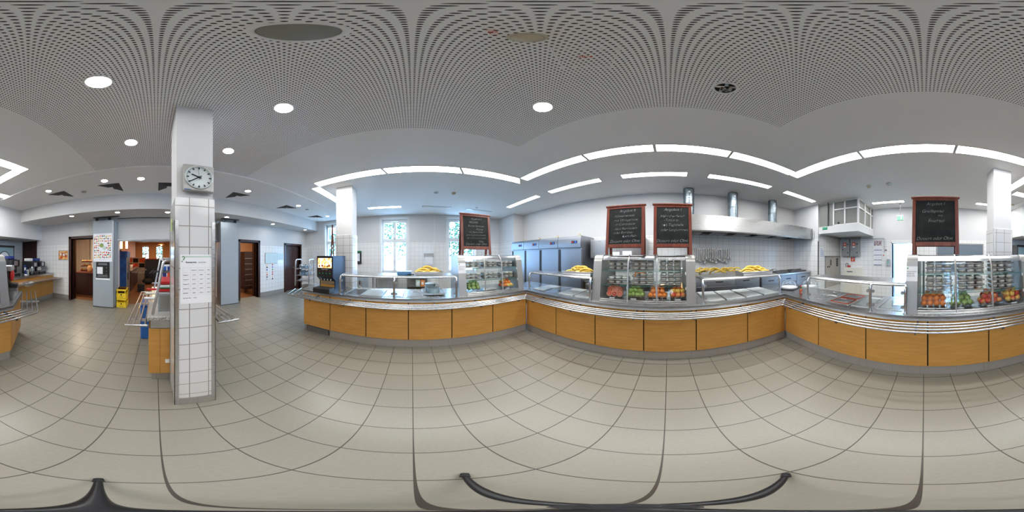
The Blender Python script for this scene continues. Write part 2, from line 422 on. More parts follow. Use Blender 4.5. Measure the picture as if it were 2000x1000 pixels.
# windows on the left wall
for k, (a, b, z0, z1) in enumerate(WIN):
    mid = (a+b)/2; fw = .055; f = MB(); arch = .09
    y0, y1 = .11, .19
    f.box(a, y0, z0, a+fw, y1, z1-.02).box(b-fw, y0, z0, b, y1, z1-.02).box(a+fw, y0, z0, b-fw, y1, z0+.06).box(mid-.03, y0-.02, z0+.06, mid+.03, y1-.01, z1-.09)
    zt = z0+(z1-z0)*.60
    f.box(a+fw, y0-.025, zt-.045, b-fw, y1-.01, zt+.045)
    top = [(a+fw+(b-a-2*fw)*i/14, y0, z1-.10-arch*(2*i/14-1)**2+.04) for i in range(15)]
    f.ext([(a, y0, z1)] + [(a, y0, z1-.02-arch)] + top + [(b, y0, z1-.02-arch), (b, y0, z1)], (0, y1-y0, 0))
    for (c, d) in ((a+fw, mid-.03), (mid+.03, b-fw)):       # sashes
        for (e, g_) in ((z0+.06, zt-.045), (zt+.045, z1-.10)):
            f.box(c, y0+.01, e, c+.022, y1-.02, g_).box(d-.022, y0+.01, e, d, y1-.02, g_).box(c, y0+.01, e, d, y1-.02, e+.03).box(c, y0+.01, g_-.02, d, y1-.02, g_+.02 if g_ > zt+.1 else g_)
    o = struct('window_%d' % (k+1), f, 'white', (WL.o[0], WL.o[1], 0), (0, 0, WL.a))
    MB().box(a+fw, .145, z0+.06, b-fw, .149, z1-.06).build('pane', 'winglass', o)
    MB().box(mid-.012, y0-.045, zt+.02, mid+.012, y0-.02, zt+.11).build('window_handle', 'alu', o)
    MB().box(a-.02, -.03, z0-.035, b+.02, .11, z0, .004).build('window_sill', 'white', o)
    MB().box(a-.07, -.012, z0, a, .0, z1+.05).box(b, -.012, z0, b+.07, 0, z1+.05).box(a-.07, -.012, z1, b+.07, 0, z1+.07).build('casing', 'white', o)
# doors on the back wall
def casing(name, a, b, z1, m_='darkwood', w=.085, deep=.36):
    mb = MB().box(a-w, -.025, 0, a, deep+.005, z1+w, .004).box(b, -.025, 0, b+w, deep+.005, z1+w, .004).box(a-w, -.025, z1, b+w, deep+.005, z1+w, .004)
    mb.box(a, .10, 0, a+.02, .13, z1).box(b-.02, .10, 0, b, .13, z1).box(a, .10, z1-.02, b, .13, z1)
    return struct(name, mb, m_, (WB.o[0], WB.o[1], 0), (0, 0, WB.a))
casing('door_1', *DOORS[0][:2], 2.06); casing('door_2', *DOORS[2][:2], 1.97)
def leafs(mb, a, b, z1, t):
    mid = (a+b)/2
    for c, d in ((a, mid-.002), (mid+.002, b)):
        mb.box(c, t, .01, d, t+.045, z1, .003)
        for e, g_ in ((.12, .30), (.36, 1.0), (1.06, z1-.12)):
            mb.box(c+.07, t-.012, e, d-.07, t, g_, .005)
    return mb
d3 = casing('door_3', *DOORS[3][:2], 1.945)
leafs(MB(), DOORS[3][0]+.01, DOORS[3][1]-.01, 1.925, .08).build('door_leaf', 'darkwood', d3)
MB().cyl((5.28, .08, 1.0), (5.28, .03, 1.0), .01).cyl((5.28, .03, 1.0), (5.38, .03, 1.0), .009).build('door_handle', 'alu', d3)
d4 = struct('door_4', leafs(MB(), DOORS[4][0]+.005, DOORS[4][1]-.005, 2.085, .04), 'darkwood', (WB.o[0], WB.o[1], 0), (0, 0, WB.a))
MB().box(-5.03, -.01, 0, -4.98, .1, 2.09).box(-4.27, -.01, 0, -4.22, .1, 2.09).build('door_frame', 'darkwood', d4)
MB().cyl((-4.32, .04, 1.02), (-4.32, 0, 1.02), .01).cyl((-4.32, 0, 1.02), (-4.42, 0, 1.02), .009).build('door_handle', 'alu', d4)
# bright doorway on the right wall, frame and an open blue-grey leaf beyond
o = struct('door_5', MB().box(1.80, -.015, 0, 1.84, .26, 1.94).box(2.56, -.015, 0, 2.60, .26, 1.94).box(1.80, -.015, 1.90, 2.60, .26, 1.94), 'white', (WR.o[0], WR.o[1], 0), (0, 0, WR.a))
ol = MB().box(0, 0, .01, .66, .04, 1.88, .003).build('door_leaf', 'track', o, (1.87, .27, 0), (0, 0, R(72)))
# blinds-closed serving window further along the right wall
o = struct('window_4', MB().box(3.22, -.02, 1.02, 3.26, .02, 1.90).box(4.72, -.02, 1.02, 4.76, .02, 1.90).box(3.22, -.02, 1.86, 4.76, .02, 1.90).box(3.22, -.02, .98, 4.76, .02, 1.02), 'alu', (WR.o[0], WR.o[1], 0), (0, 0, WR.a))
MB().box(3.26, -.008, 1.02, 4.72, -.002, 1.86).build('shutter', mat('blue_grey_shutter', (.17, .21, .25), .45, .3), o)
# the pipe down the window wall
struct('trim_9', MB().cyl((-5.93, .82, .1), (-5.93, .82, ZC), .018), 'white')
# glazed box under the ceiling in the far corner of the kitchen
BX0, BX1, BY0, BY1 = 3.78, 5.03, 1.62, 2.85
struct('trim_10', MB().box(BX0, BY0, 2.14, BX1, BY1, 2.34), 'plaster')
fr = MB()
fw = .022
for y in (BY1-.48, 2.02, BY0+.02): fr.box(BX0+.03, y-fw, 2.34, BX0+.07, y+fw, ZC)
fr.box(BX0+.03, BY0, 2.34, BX0+.07, BY1-.46, 2.37).box(BX0+.03, BY0, 2.78, BX0+.07, BY1-.46, 2.815).box(BX0+.03, BY0, 3.02, BX0+.07, BY1, ZC)
for x in (BX0+.05, 4.28, 4.80): fr.box(x-fw, BY0, 2.34, x+fw, BY0+.04, ZC)
fr.box(BX0+.03, BY0, 2.78, BX1, BY0+.04, 2.815).box(BX0+.03, BY0, 2.34, BX1, BY0+.04, 2.37).box(BX0+.03, BY0, 3.02, BX1, BY0+.04, ZC)
o = struct('window_5', fr, 'white')
pn = MB().box(BX0+.055, BY0+.03, 2.34, BX0+.06, BY1, ZC).box(BX0+.055, BY0+.025, 2.34, BX1, BY0+.03, ZC)
pn.build('panel', mat('frosted_panel', (.22, .22, .20), .5), o)
MB().cyl((BX0+.02, BY1-.30, 2.34), (BX0+.02, BY1-.30, ZC), .016).build('conduit', 'darksteel', o)
MB().cyl((BX0+.052, 2.22, 2.41), (BX0+.04, 2.22, 2.41), .03).build('port', 'black', o)
# ---------------------------------------------------------------- beyond the openings
mb = MB().box(-1.9, -15.0, -.1, 1.9, -4.92, -.004).box(-5.6, -7.6, -.1, -1.95, -4.92, -.004).box(1.92, -8.4, -.1, 5.2, -4.92, -.004)
struct('floor_dining', mb, 'oak')
struct('wall_dining', MB().box(-3.4, -15.2, 0, -.62, -15.0, 3.2).box(.02, -15.2, 0, .66, -15.0, 3.2).box(1.3, -15.2, 0, 1.9, -15.0, 3.2).box(-.62, -15.2, 0, .02, -15.0, 1.0).box(.66, -15.2, 0, 1.3, -15.0, 1.0)
       .box(-.62, -15.2, 2.45, .02, -15.0, 3.2).box(.66, -15.2, 2.45, 1.3, -15.0, 3.2).box(-2.02, -15.0, 0, -1.9, -4.92, 3.2).box(1.88, -15.0, 0, 1.94, -5.0, 3.2), 'peach')
struct('ceiling_dining', MB().box(-5.6, -15.2, 2.75, 5.3, -4.92, 2.85), mat('dining_ceiling', (.45, .30, .18), .8))
for k, (a, b) in enumerate(((-.62, .02), (.66, 1.30))):
    f = MB().box(a, -15.06, 1.0, a+.05, -15.0, 2.45).box(b-.05, -15.06, 1.0, b, -15.0, 2.45).box(a, -15.06, 1.0, b, -15.0, 1.05).box((a+b)/2-.03, -15.06, 1.0, (a+b)/2+.03, -14.98, 2.4).box(a, -15.06, 1.66, b, -14.98, 1.74)
    f.ext([(a, -15.06, 2.47), (a, -15.06, 2.27)] + [(a+.05+(b-a-.1)*i/10, -15.06, 2.37-.1*(2*i/10-1)**2) for i in range(11)] + [(b, -15.06, 2.27), (b, -15.06, 2.47)], (0, .07, 0))
    o = struct('window_%d' % (6+k), f, mat('cream_frame', (.62, .48, .33), .6))
    MB().box(a-.12, -15.0, .9, a-.02, -14.96, 2.5).box(b+.02, -15.0, .9, b+.12, -14.96, 2.5).box(a-.12, -15.0, 2.5, b+.12, -14.96, 2.58).build('casing', 'peach', o)
struct('wall_pantry', MB().box(1.94, -8.6, 0, 5.2, -8.4, 2.8).box(5.0, -8.4, 0, 5.2, -4.92, 2.8), 'beige')
struct('wall_scullery', MB().box(-5.6, -7.8, 0, -2.02, -7.6, 2.8).box(-5.7, -7.6, 0, -5.5, -4.92, 2.8), 'peach')
# white passage behind the bright doorway
struct('floor_passage', MB().box(5.28, -2.0, -.1, 9.5, 3.2, -.002), 'skirt')
struct('wall_passage', MB().box(5.28, 1.75, 0, 9.5, 1.9, 2.8).box(5.28, -2.0, 0, 9.5, -1.9, 2.8), 'corridor')
# ================================================================ CEILING LIGHTS AND FITTINGS
def strip(poly, label, group, dm='strip'):      # poly: 4 plan points, long edges first pair -> second pair
    cx = sum(p[0] for p in poly)/4; cy = sum(p[1] for p in poly)/4
    t = thing('light_strip', label, 'light', (cx, cy, ZC), 0, group)
    q = [(x-cx, y-cy) for x, y in poly]
    def inset(k): return [(x*(1-k/max(.01, math.hypot(x, y))), y*(1-k/max(.01, math.hypot(x, y)))) for x, y in q]
    MB().ext([(x, y, -.004) for x, y in inset(.012)], (0, 0, .006)).build('diffuser', 'strip3' if 'coffee' in label else 'strip2' if 'short' in label else 'strip', t)
    f = MB(); a = q; b = inset(.012)
    for i in range(4):
        j = (i+1) % 4; f.ext([(a[i][0], a[i][1], -.006), (a[j][0], a[j][1], -.006), (b[j][0], b[j][1], -.006), (b[i][0], b[i][1], -.006)], (0, 0, .008))
    f.build('frame', 'alu', t); return t
def lerp(p, q, k): return (p[0]+(q[0]-p[0])*k, p[1]+(q[1]-p[1])*k)
GA = 'ceiling light strips forming the frame over the counters'
LI, LO = [(-2.67, -1.84), (-2.375, 1.85)], [(-2.87, -1.84), (-2.56, 2.0)]
for k0, k1, w in ((0, .365, 'from the corner near the juice dispenser end'), (.37, .70, 'above the food wells by the windows'), (.705, 1, 'above the case with the vegan board')):
    strip([lerp(*LI, k0), lerp(*LI, k1), lerp(*LO, k1), lerp(*LO, k0)], 'white ceiling light strip along the window-side counter, ' + w, GA)
MI, MO = [(-2.365, 1.845), (1.93, 1.945)], [(-2.36, 2.01), (1.93, 2.105)]
for x0, x1, w in ((-2.36, -1.095, 'starting at the corner by the vegan board'), (-1.08, -.17, 'above the second chalkboard from the windows'), (-.155, .795, 'above the chicken menu chalkboard'), (.81, 1.925, 'ending at the corner by the sauce bottle')):
    f = lambda x: (x+2.36)/4.29
    strip([lerp(*MI, f(x0)), lerp(*MI, f(x1)), lerp(*MO, f(x1)), lerp(*MO, f(x0))], 'white ceiling light strip along the middle counter, ' + w, GA)
RI, RO = [(1.935, 2.105), (1.855, -1.87)], [(2.125, 2.105), (2.035, -1.87)]
for y0, y1, w in ((2.10, .83, 'beside the glazed kitchen box'), (.815, -.375, 'above the semolina chalkboard'), (-.39, -1.87, 'reaching the corner near the white pillar')):
    f = lambda y: (2.105-y)/3.975
    strip([lerp(*RI, f(y0)), lerp(*RI, f(y1)), lerp(*RO, f(y1)), lerp(*RO, f(y0))], 'white ceiling light strip over the far counter, ' + w, GA)
strip([(2.05, -1.87), (3.5, -1.87), (3.5, -1.69), (2.05, -1.69)], 'white ceiling light strip crossing behind the tiled pillar towards the drinks niche', GA)
strip([(-4.4, -2.04), (-2.88, -2.04), (-2.88, -1.85), (-4.4, -1.85)], 'white ceiling light strip running behind the tiled pillar towards the windows', GA)
GK = 'short ceiling lights over the kitchen'
for x0, x1, w in ((-4.2, -2.87, 'above the tall steel fridges nearest the windows'), (-2.5, -1.235, 'above the fridge nearest the chalkboards'), (-.83, .335, 'above the two chalkboards'), (.70, 2.03, 'in front of the middle exhaust duct'), (2.44, 3.5, 'at the end of the cooker hood')):
    strip([(x0, 2.735), (x1, 2.735), (x1, 2.88), (x0, 2.88)], 'short white kitchen ceiling light ' + w, GK)
for y0, y1, w in ((.54, 1.45, 'between the glazed box and the exit sign'), (-.85, .05, 'behind the semolina chalkboard'), (-2.5, -1.45, 'beside the white pillar by the shuttered window')):
    strip([(4.34, y0), (4.34, y1), (4.47, y1), (4.47, y0)], 'short white kitchen ceiling light ' + w, GK)
strip([(-4.88, -1.375), (-4.88, -.33), (-5.03, -.33), (-5.03, -1.375)], 'short white kitchen ceiling light in front of the middle window', GK)
strip([(3.14, -2.0), (3.14, -2.95), (3.36, -2.95), (3.36, -2.0)], 'white ceiling light pointing at the coffee counter corner', 'ceiling lights by the coffee counter')
strip([(2.80, -3.34), (3.84, -3.20), (3.86, -3.36), (2.82, -3.50)], 'white ceiling light along the soffit by the coffee counter', 'ceiling lights by the coffee counter')
for y0, y1, w in ((.3, 1.2, 'above the paper towel dispenser'), (1.7, 2.6, 'behind the vegan chalkboard')):
    t = thing('light_strip', 'unlit flush ceiling light ' + w, 'light', (-4.95, (y0+y1)/2, ZC))
    MB().box(-.08, -.45, -.006, .08, .45, .002).build('frame', 'alu', t); MB().box(-.065, -.435, -.010, .065, .435, -.004).build('diffuser', 'white', t)
def downlight(x, y, z, r, m_, label, group):
    t = thing('downlight', label, 'light', (x, y, z), 0, group)
    MB().disc((0, 0, -.004), r, 28, down=True).cyl((0, 0, -.004), (0, 0, .0), r, n=28, caps=False).build('diffuser', m_, t)
    MB().lathe([(r, 0), (r, -.007), (r*1.1, -.009), (r*1.2, -.002), (r*1.2, 0)], n=28).build('trim_ring', 'white' if m_ == 'down' else 'alu', t)
GD = 'large downlights in the perforated ceiling'
for x, y, w in ((.296, -.80, 'the large one beside the clock pillar'), (-.853, -.858, 'between the clock pillar and the juice counter'), (-.831, .858, 'near the corner facing the fridges'), (.284, -1.83, 'behind the first, towards the bottle fridge'), (-.882, -1.86, 'just beside the clock pillar')):
    downlight(x, y, ZC, .068, 'down', 'round glowing downlight in the perforated ceiling, ' + w, GD)
GS = 'small downlights along the back of the hall'
for x, y, w in ((2.22, -2.86, 'above the coffee counter'), (.957, -2.91, 'in front of the fruit poster wall'), (.275, -2.95, 'before the dining room opening'), (-1.93, -3.06, 'in front of the plain grey folded wall'), (-3.66, -3.07, 'between two air vents'), (-5.31, -3.04, 'nearest the windows')):
    downlight(x, y, ZC-.025, .062, 'down_s', 'small round downlight in the high ceiling ' + w, GS)
for x, y, w in ((2.22, -3.89, 'above the brown doorway to the bread counter'), (.96, -3.96, 'above the folded wall with the fruit poster'), (-.281, -4.05, 'above the dining room opening'), (-1.93, -4.17, 'above the plain grey folded wall'), (-3.70, -4.25, 'above the framed notice board'), (-5.46, -4.21, 'above the closed double door')):
    downlight(x, y, 2.62, .058, 'down_s', 'small round downlight in the lowered soffit ' + w, GS)
M['darkgrey'] = mat('dark_grey', (.07, .07, .07), .7)
# air vents: square plates with two dark slotted triangles
def vent(x, y, w, side=-1):
    t = thing('air_vent', 'square ceiling air vent with dark slots ' + w, 'air vent', (x, y, ZC-.025), 0, 'square air vents in the back ceiling')
    MB().box(-.235, -.235, -.006, .235, .235, 0, .002).build('plate', 'ceiling', t)
    for sgn, nm in ((1, 0), (side, 1)):
        s_ = MB()
        MB().ext([(-.225, .225, -.0075), (0, .0, -.0075), (.225, .225, -.0075)] if nm == 0 else [(.225*side, -.225, -.0075), (0, 0, -.0075), (.225*side, .225, -.0075)], (0, 0, .001)).build('dark_opening', 'darkgrey', t)
        for k in range(8):
            u0, u1 = .03+.024*k, .043+.024*k
            if nm == 0: s_.ext([(-u1, u0, -.010), (u1, u0, -.010), (u1, u1, -.010), (-u1, u1, -.010)], (0, 0, .006))
            else: s_.ext([(side*u0, -u1, -.010), (side*u0, u1, -.010), (side*u1, u1, -.010), (side*u1, -u1, -.010)], (0, 0, .006))
        s_.build('slots', 'black', t)
    MB().box(-.05, -.05, -.03, .05, .05, -.006, .01).build('centre_cap', 'ceiling', t)
for x, y, w in ((2.15, -3.26, 'above the coffee counter side'), (.94, -3.30, 'above the fruit poster wall'), (-.27, -3.36, 'half hidden behind the clock pillar'), (-1.90, -3.49, 'above the plain grey folded wall'), (-3.60, -3.50, 'above the framed notice board'), (-5.2, -3.50, 'nearest the window wall')):
    vent(x, y, w, -1 if x > 0 else 1)
# speakers, detectors
def disc_thing(x, y, z, r, label, cat='speaker', name='ceiling_speaker'):
    t = thing(name, label, cat, (x, y, z))
    MB().lathe([(0, -.009), (r*.92, -.008), (r, -.003), (r, 0)], n=36).build('grille', mat('speaker_grey', (.30, .31, .28), .8) if r > .07 else 'alu', t)
    if r > .07: MB().lathe([(r, 0), (r*1.0, -.006), (r*1.2, -.004), (r*1.22, 0)], n=36).build('rim', 'ceiling', t)
disc_thing(-.238, -.20, ZC, .083, 'large round grey speaker grille in the perforated ceiling')
for x, y, w in ((-3.73, .56, 'by the unlit lights near the windows'), (3.19, .70, 'by the lamp row before the bright doorway'), (1.57, -3.31, 'between two air vents by the coffee counter'), (-4.15, -3.12, 'between two air vents near the windows'), (-4.7, 1.95, 'just above the vegan chalkboard')):
    disc_thing(x, y, ZC-(.025 if y < -2.5 else 0), .06, 'small round grey ceiling speaker ' + w)
def detector(x, y, z, label, r=.045, col='cream'):
    t = thing('smoke_detector', label, 'smoke detector', (x, y, z))
    MB().lathe([(r*1.25, 0), (r*1.25, -.012), (r, -.016), (r*.95, -.03), (r*.5, -.042), (0, -.044)], n=24).build('body', col, t)
    MB().lathe([(r*.97, -.022), (r*1.03, -.025), (r*.97, -.028)], n=24).build('sensor_ring', 'alu', t)
    return t
yel = mat('aged_plastic', (.60, .52, .36), .5); M['aged'] = yel
d = detector(-.275, .235, ZC, 'yellowed round smoke detector in the perforated ceiling', .038, 'aged')
text_mesh('178/1', .028, 'redsign', None, 'red_number', (0, 0, 0))
o = bpy.data.objects['red_number']; o.location = (-.29, .175, ZC-.003); o.rotation_euler = (R(180), 0, R(-40)); tag(o, 'faded red number printed on the ceiling beside the smoke detector', 'marking')
detector(-3.69, .96, ZC, 'small brownish smoke detector near the windows, beside the round speaker', .04, 'aged')
detector(3.21, 1.13, ZC, 'small yellowed smoke detector near the glazed kitchen box', .04, 'aged')
t = thing('access_hatch', 'square perforated access hatch with a faded red number', 'hatch', (-.276, .50, ZC), R(28))
h = MB()
for a in (0, 1, 2, 3):
    x0, y0, x1, y1 = ((-.105, -.105, .105, -.099), (-.105, .099, .105, .105), (-.105, -.105, -.099, .105), (.099, -.105, .105, .105))[a]; h.box(x0, y0, -.003, x1, y1, 0)
h.build('frame', 'ceiling', t); text_mesh('38/4', .03, 'redsign', t, 'red_number', (-.03, 0, -.002), (R(180), 0, 0))
t = thing('lamp_opening', 'open round ceiling hole with loose packing inside and a white ring', 'opening', (.32, .873, ZC))
MB().lathe([(.062, 0), (.062, -.006), (.078, -.004), (.078, 0)], n=28).build('ring', 'white', t)
MB().disc((0, 0, -.0015), .062, 28, down=True).build('dark_inside', 'dark', t)
for k in range(7):
    a = k*.9; MB().box(-.05, -.010, -.004, .02, .010, -.002, .001).build('foil_strip', ('alu', 'ceiling', 'galv')[k % 3], t, (.02*math.cos(a), .025*math.sin(a), -.001), (0, 0, a*1.7))
# hanging exit sign
t = thing('exit_sign', 'small green and white emergency exit sign hanging from the kitchen ceiling', 'sign', (4.60, .68, ZC))
MB().cyl((0, 0, 0), (0, 0, -.02), .035).cyl((0, 0, 0), (0, 0, -.36), .005).build('rod', 'alu', t)
MB().box(-.02, -.09, -.52, .02, .09, -.36, .006).build('housing', 'white', t)
MB().box(-.022, -.08, -.51, -.0195, .08, -.40).build('sign_face', mat('exit_green', (.10, .45, .25), .4, emit=(.3, .9, .6), es=.25), t)
MB().box(-.024, -.055, -.49, -.022, -.005, -.42).box(-.024, .02, -.47, -.022, .06, -.45).build('pictogram', 'white', t)
# ================================================================ COUNTERS
CTOP = .862
def offs(t):   # polyline of the whole U at an offset t from the panel line
    return [FL.xy(0, t), meet(FL, t, FM, t), meet(FM, t, FR_, t), FR_.xy(3.366, t)]
GP = 'beech fronted counter units'
NL = ['the end unit under the juice dispenser', 'second from the juice dispenser end', 'third from the juice dispenser end', 'below the stack of glass dishes', 'below the left half of the vegan board case', 'last before the corner with the middle counter']
NM = ['first after the corner by the fridges', 'below the left banana tray', 'below the blood orange halves', 'below the green apples and mandarins in the middle', 'below the left end of the right glass guard', 'last before the corner by the sauce bottle']
NR = ['first after the corner by the sauce bottle', 'below the red-rimmed lids', 'below the glass guard end before the semolina case', 'below the mandarin tray of the semolina case', 'at the end beside the ketchup dispenser']
for fr_, cuts, names, where in ((FL, [0, .57, 1.2, 1.845, 2.49, 3.17, 3.87], NL, 'window-side counter'), (FM, [0, .70, 1.37, 2.03, 2.69, 3.42, 4.13], NM, 'middle counter'), (FR_, [0, .73, 1.42, 2.10, 2.75, 3.36], NR, 'far counter')):
    for k, (a, b) in enumerate(zip(cuts, cuts[1:])):
        x, y = fr_.xy(a, 0)
        t = thing('counter_unit', 'beech counter unit of the %s, %s' % (where, names[k]), 'counter unit', (x, y, 0), fr_.a, GP)
        w = b-a
        MB().box(.007, -.002, .155, w-.007, .016, .80, .002).build('front_panel', 'beech', t)
        e0 = .02 if k == 0 and where != 'window-side counter' else 0
        MB().box(e0, .018, .15, w-(.0 if k < len(cuts)-2 else .03), .60, .80).build('carcass', 'dark', t)
        if where == 'window-side counter' and k == 0:
            MB().box(.0, .022, 0, w, .05, .155).build('plinth', 'steel', t)
            g = MB(); g.box(.06, .012, .03, w-.02, .022, .135)
            g.build('vent_grille', 'darksteel', t)
            for r_ in range(2):
                s_ = MB()
                for q in range(17): s_.box(.075+q*.027, .006, .04+r_*.048, .089+q*.027, .013, .08+r_*.048)
                s_.build('grille_bars', 'steel', t)
            MB().cyl((.1, -.012, .79), (.1, 0, .79), .02, n=12).build('lock', 'alu', t)
        else:
            MB().box(0, .02, 0, w, .05, .155).build('plinth', 'skirt', t)
# end faces of the U
t = thing('counter_unit', 'angled beech end unit of the counter beside the drinks niche', 'counter unit', (1.60, -1.30, 0), R(-50))
MB().box(0, 0, .155, .33, .02, .80, .002).build('front_panel', 'beech', t); MB().box(.34, 0, .155, .9, .02, .80, .002).build('front_panel', 'beech', t); MB().box(0, .05, 0, .95, .08, .155).build('plinth', 'skirt', t)
MB().box(.45, .03, .155, .9, .35, .80).build('carcass', 'darksteel', t)
# worktop
def wt():
    f = offs(-.035); b = offs(.74)
    e1 = [(-3.12, -2.16), (-2.36, -1.95)]; 
    outer = [(-3.15, -2.14), (-2.40, -1.955)] + [f[0]] + f[1:3] + [(1.548, -1.29), (2.20, -2.04)]
    inner = [(2.75, -1.55), (2.36, -1.0+.0)] + [b[2], b[1]] + [(-3.15, -1.2)]
    return outer, inner
outer, inner = wt()
mb = MB()
f = offs(-.035); b = offs(.74)
polys = [[(-3.13, -2.12), (-2.41, -1.93), f[1], b[1], (-3.13, -1.9)], [f[1], f[2], b[2], b[1]], [f[2], (1.560, -1.30), (2.14, -1.99), (2.62, -1.55), (2.33, -1.05+.02), b[2]]]
for p in polys: mb.prism(p, CTOP-.03, CTOP)
t = thing('worktop', 'continuous stainless steel worktop of the U-shaped serving counter', 'worktop', (0, 0, 0))
mb.build('top_sheet', 'steel_h', t)
nz = MB()
line = [(-3.13, -2.12), (-2.41, -1.93), f[1], f[2], (1.560, -1.30), (2.14, -1.99)]
for p, q in zip(line, line[1:]):
    d = Vector((q[0]-p[0], q[1]-p[1])).normalized(); n_ = (-d.y*.02, d.x*.02)
    nz.ext([(p[0], p[1], CTOP-.056), (q[0], q[1], CTOP-.056), (q[0], q[1], CTOP+.001), (p[0], p[1], CTOP+.001)], (n_[0], n_[1], 0))
nz.build('edge_profile', 'steel', t)
# tray rails
t = thing('tray_rail', 'four-tube stainless tray rail along the front of the serving counter', 'tray rail', (0, 0, 0))
ZR = .785
for k in range(4):
    o_ = -.085-.065*k
    P_ = offs(o_)
    le = [(-2.52-.17*k*0+.04*k-.10*0, -2.03-.05*k)]
    a0 = (P_[0][0], -1.93-.045*k)
    a1 = (-3.02+.14*k, -2.12-.065*k)
    r0 = (1.535-.072*k, -1.42-.022*k); r1 = (2.38-.06*k, -2.21-.06*k)
    pts = [(a1[0]-.05, a1[1], ZR), (a0[0], a0[1], ZR), (P_[1][0], P_[1][1], ZR), (P_[2][0], P_[2][1], ZR), (r0[0], r0[1], ZR), (r1[0], r1[1], ZR)]
    MB().tube(fillet(pts, .03, 4), .0108, 10).build('rail_tube', 'chrome', t)
br = []
for fr_, ss in ((FL, (.35, .95, 1.55, 2.22, 2.85, 3.5)), (FM, (.45, 1.15, 1.95, 2.62, 3.3, 3.95)), (FR_, (.45, 1.2, 2.0, 2.8, 3.25))):
    for s_ in ss:
        x, y = fr_.xy(s_, 0)
        MB().ext([(-.006, .0, .80), (-.006, 0, .765), (-.006, -.27, .752), (-.006, -.30, .772), (-.006, -.27, .776)], (.012, 0, 0)).build('bracket', 'darksteel', t, (x, y, 0), (0, 0, fr_.a))
for (x, y, a) in ((1.9, -1.75, R(-46)), (-2.75, -2.10, R(12))):
    MB().box(-.012, -.28, .755, .012, .02, .773).build('bracket', 'steel', t, (x, y, 0), (0, 0, a))
# ---------------------------------------------------------------- glass sneeze guards
def guard(fr_, s0, s1, posts, label, t0=.045, shelf_d=.40):
    x, y = fr_.xy(s0, t0)
    t = thing('sneeze_guard', label, 'sneeze guard', (x, y, CTOP), fr_.a, 'glass sneeze guards on the counter')
    w = s1-s0; ps = [0]+[p-s0 for p in posts]+[w]
    for p in ps:
        MB().tube(fillet([(p, 0, 0), (p, 0, .315), (p, .30, .330)], .07, 6), .017, 12).cyl((p, 0, 0), (p, 0, .006), .03).build('post', 'chrome', t)
    MB().box(.02, .055, .318, w-.02, .055+shelf_d, .338, .006).build('top_shelf', 'steel_h', t)
    MB().tube([(.0, .03, .315), (w, .03, .315)], .014, 10).build('front_rail', 'chrome', t)
    for a, b in zip(ps, ps[1:]):
        MB().box(a+.024, -.003, .035, b-.024, .003, .295).build('glass_pane', 'glass', t)
        for z in (.07, .235):
            for q in (a+.03, b-.03): MB().cyl((q, -.008, z), (q, .008, z), .020, n=14).build('glass_clamp', 'alu', t)
    return t
guard(FL, .76, 2.56, [1.635], 'long glass sneeze guard over the food wells by the juice dispenser', .0)
guard(FM, .02, 1.27, [], 'glass sneeze guard in front of the steel fridges, banana tray on top', .05)
guard(FM, 2.79, 4.06, [], 'glass sneeze guard over four white lids below the cooker hood', .05)
guard(FR_, .49, 1.86, [1.46], 'glass sneeze guard over the red-rimmed lids by the sauce bottle', .04)
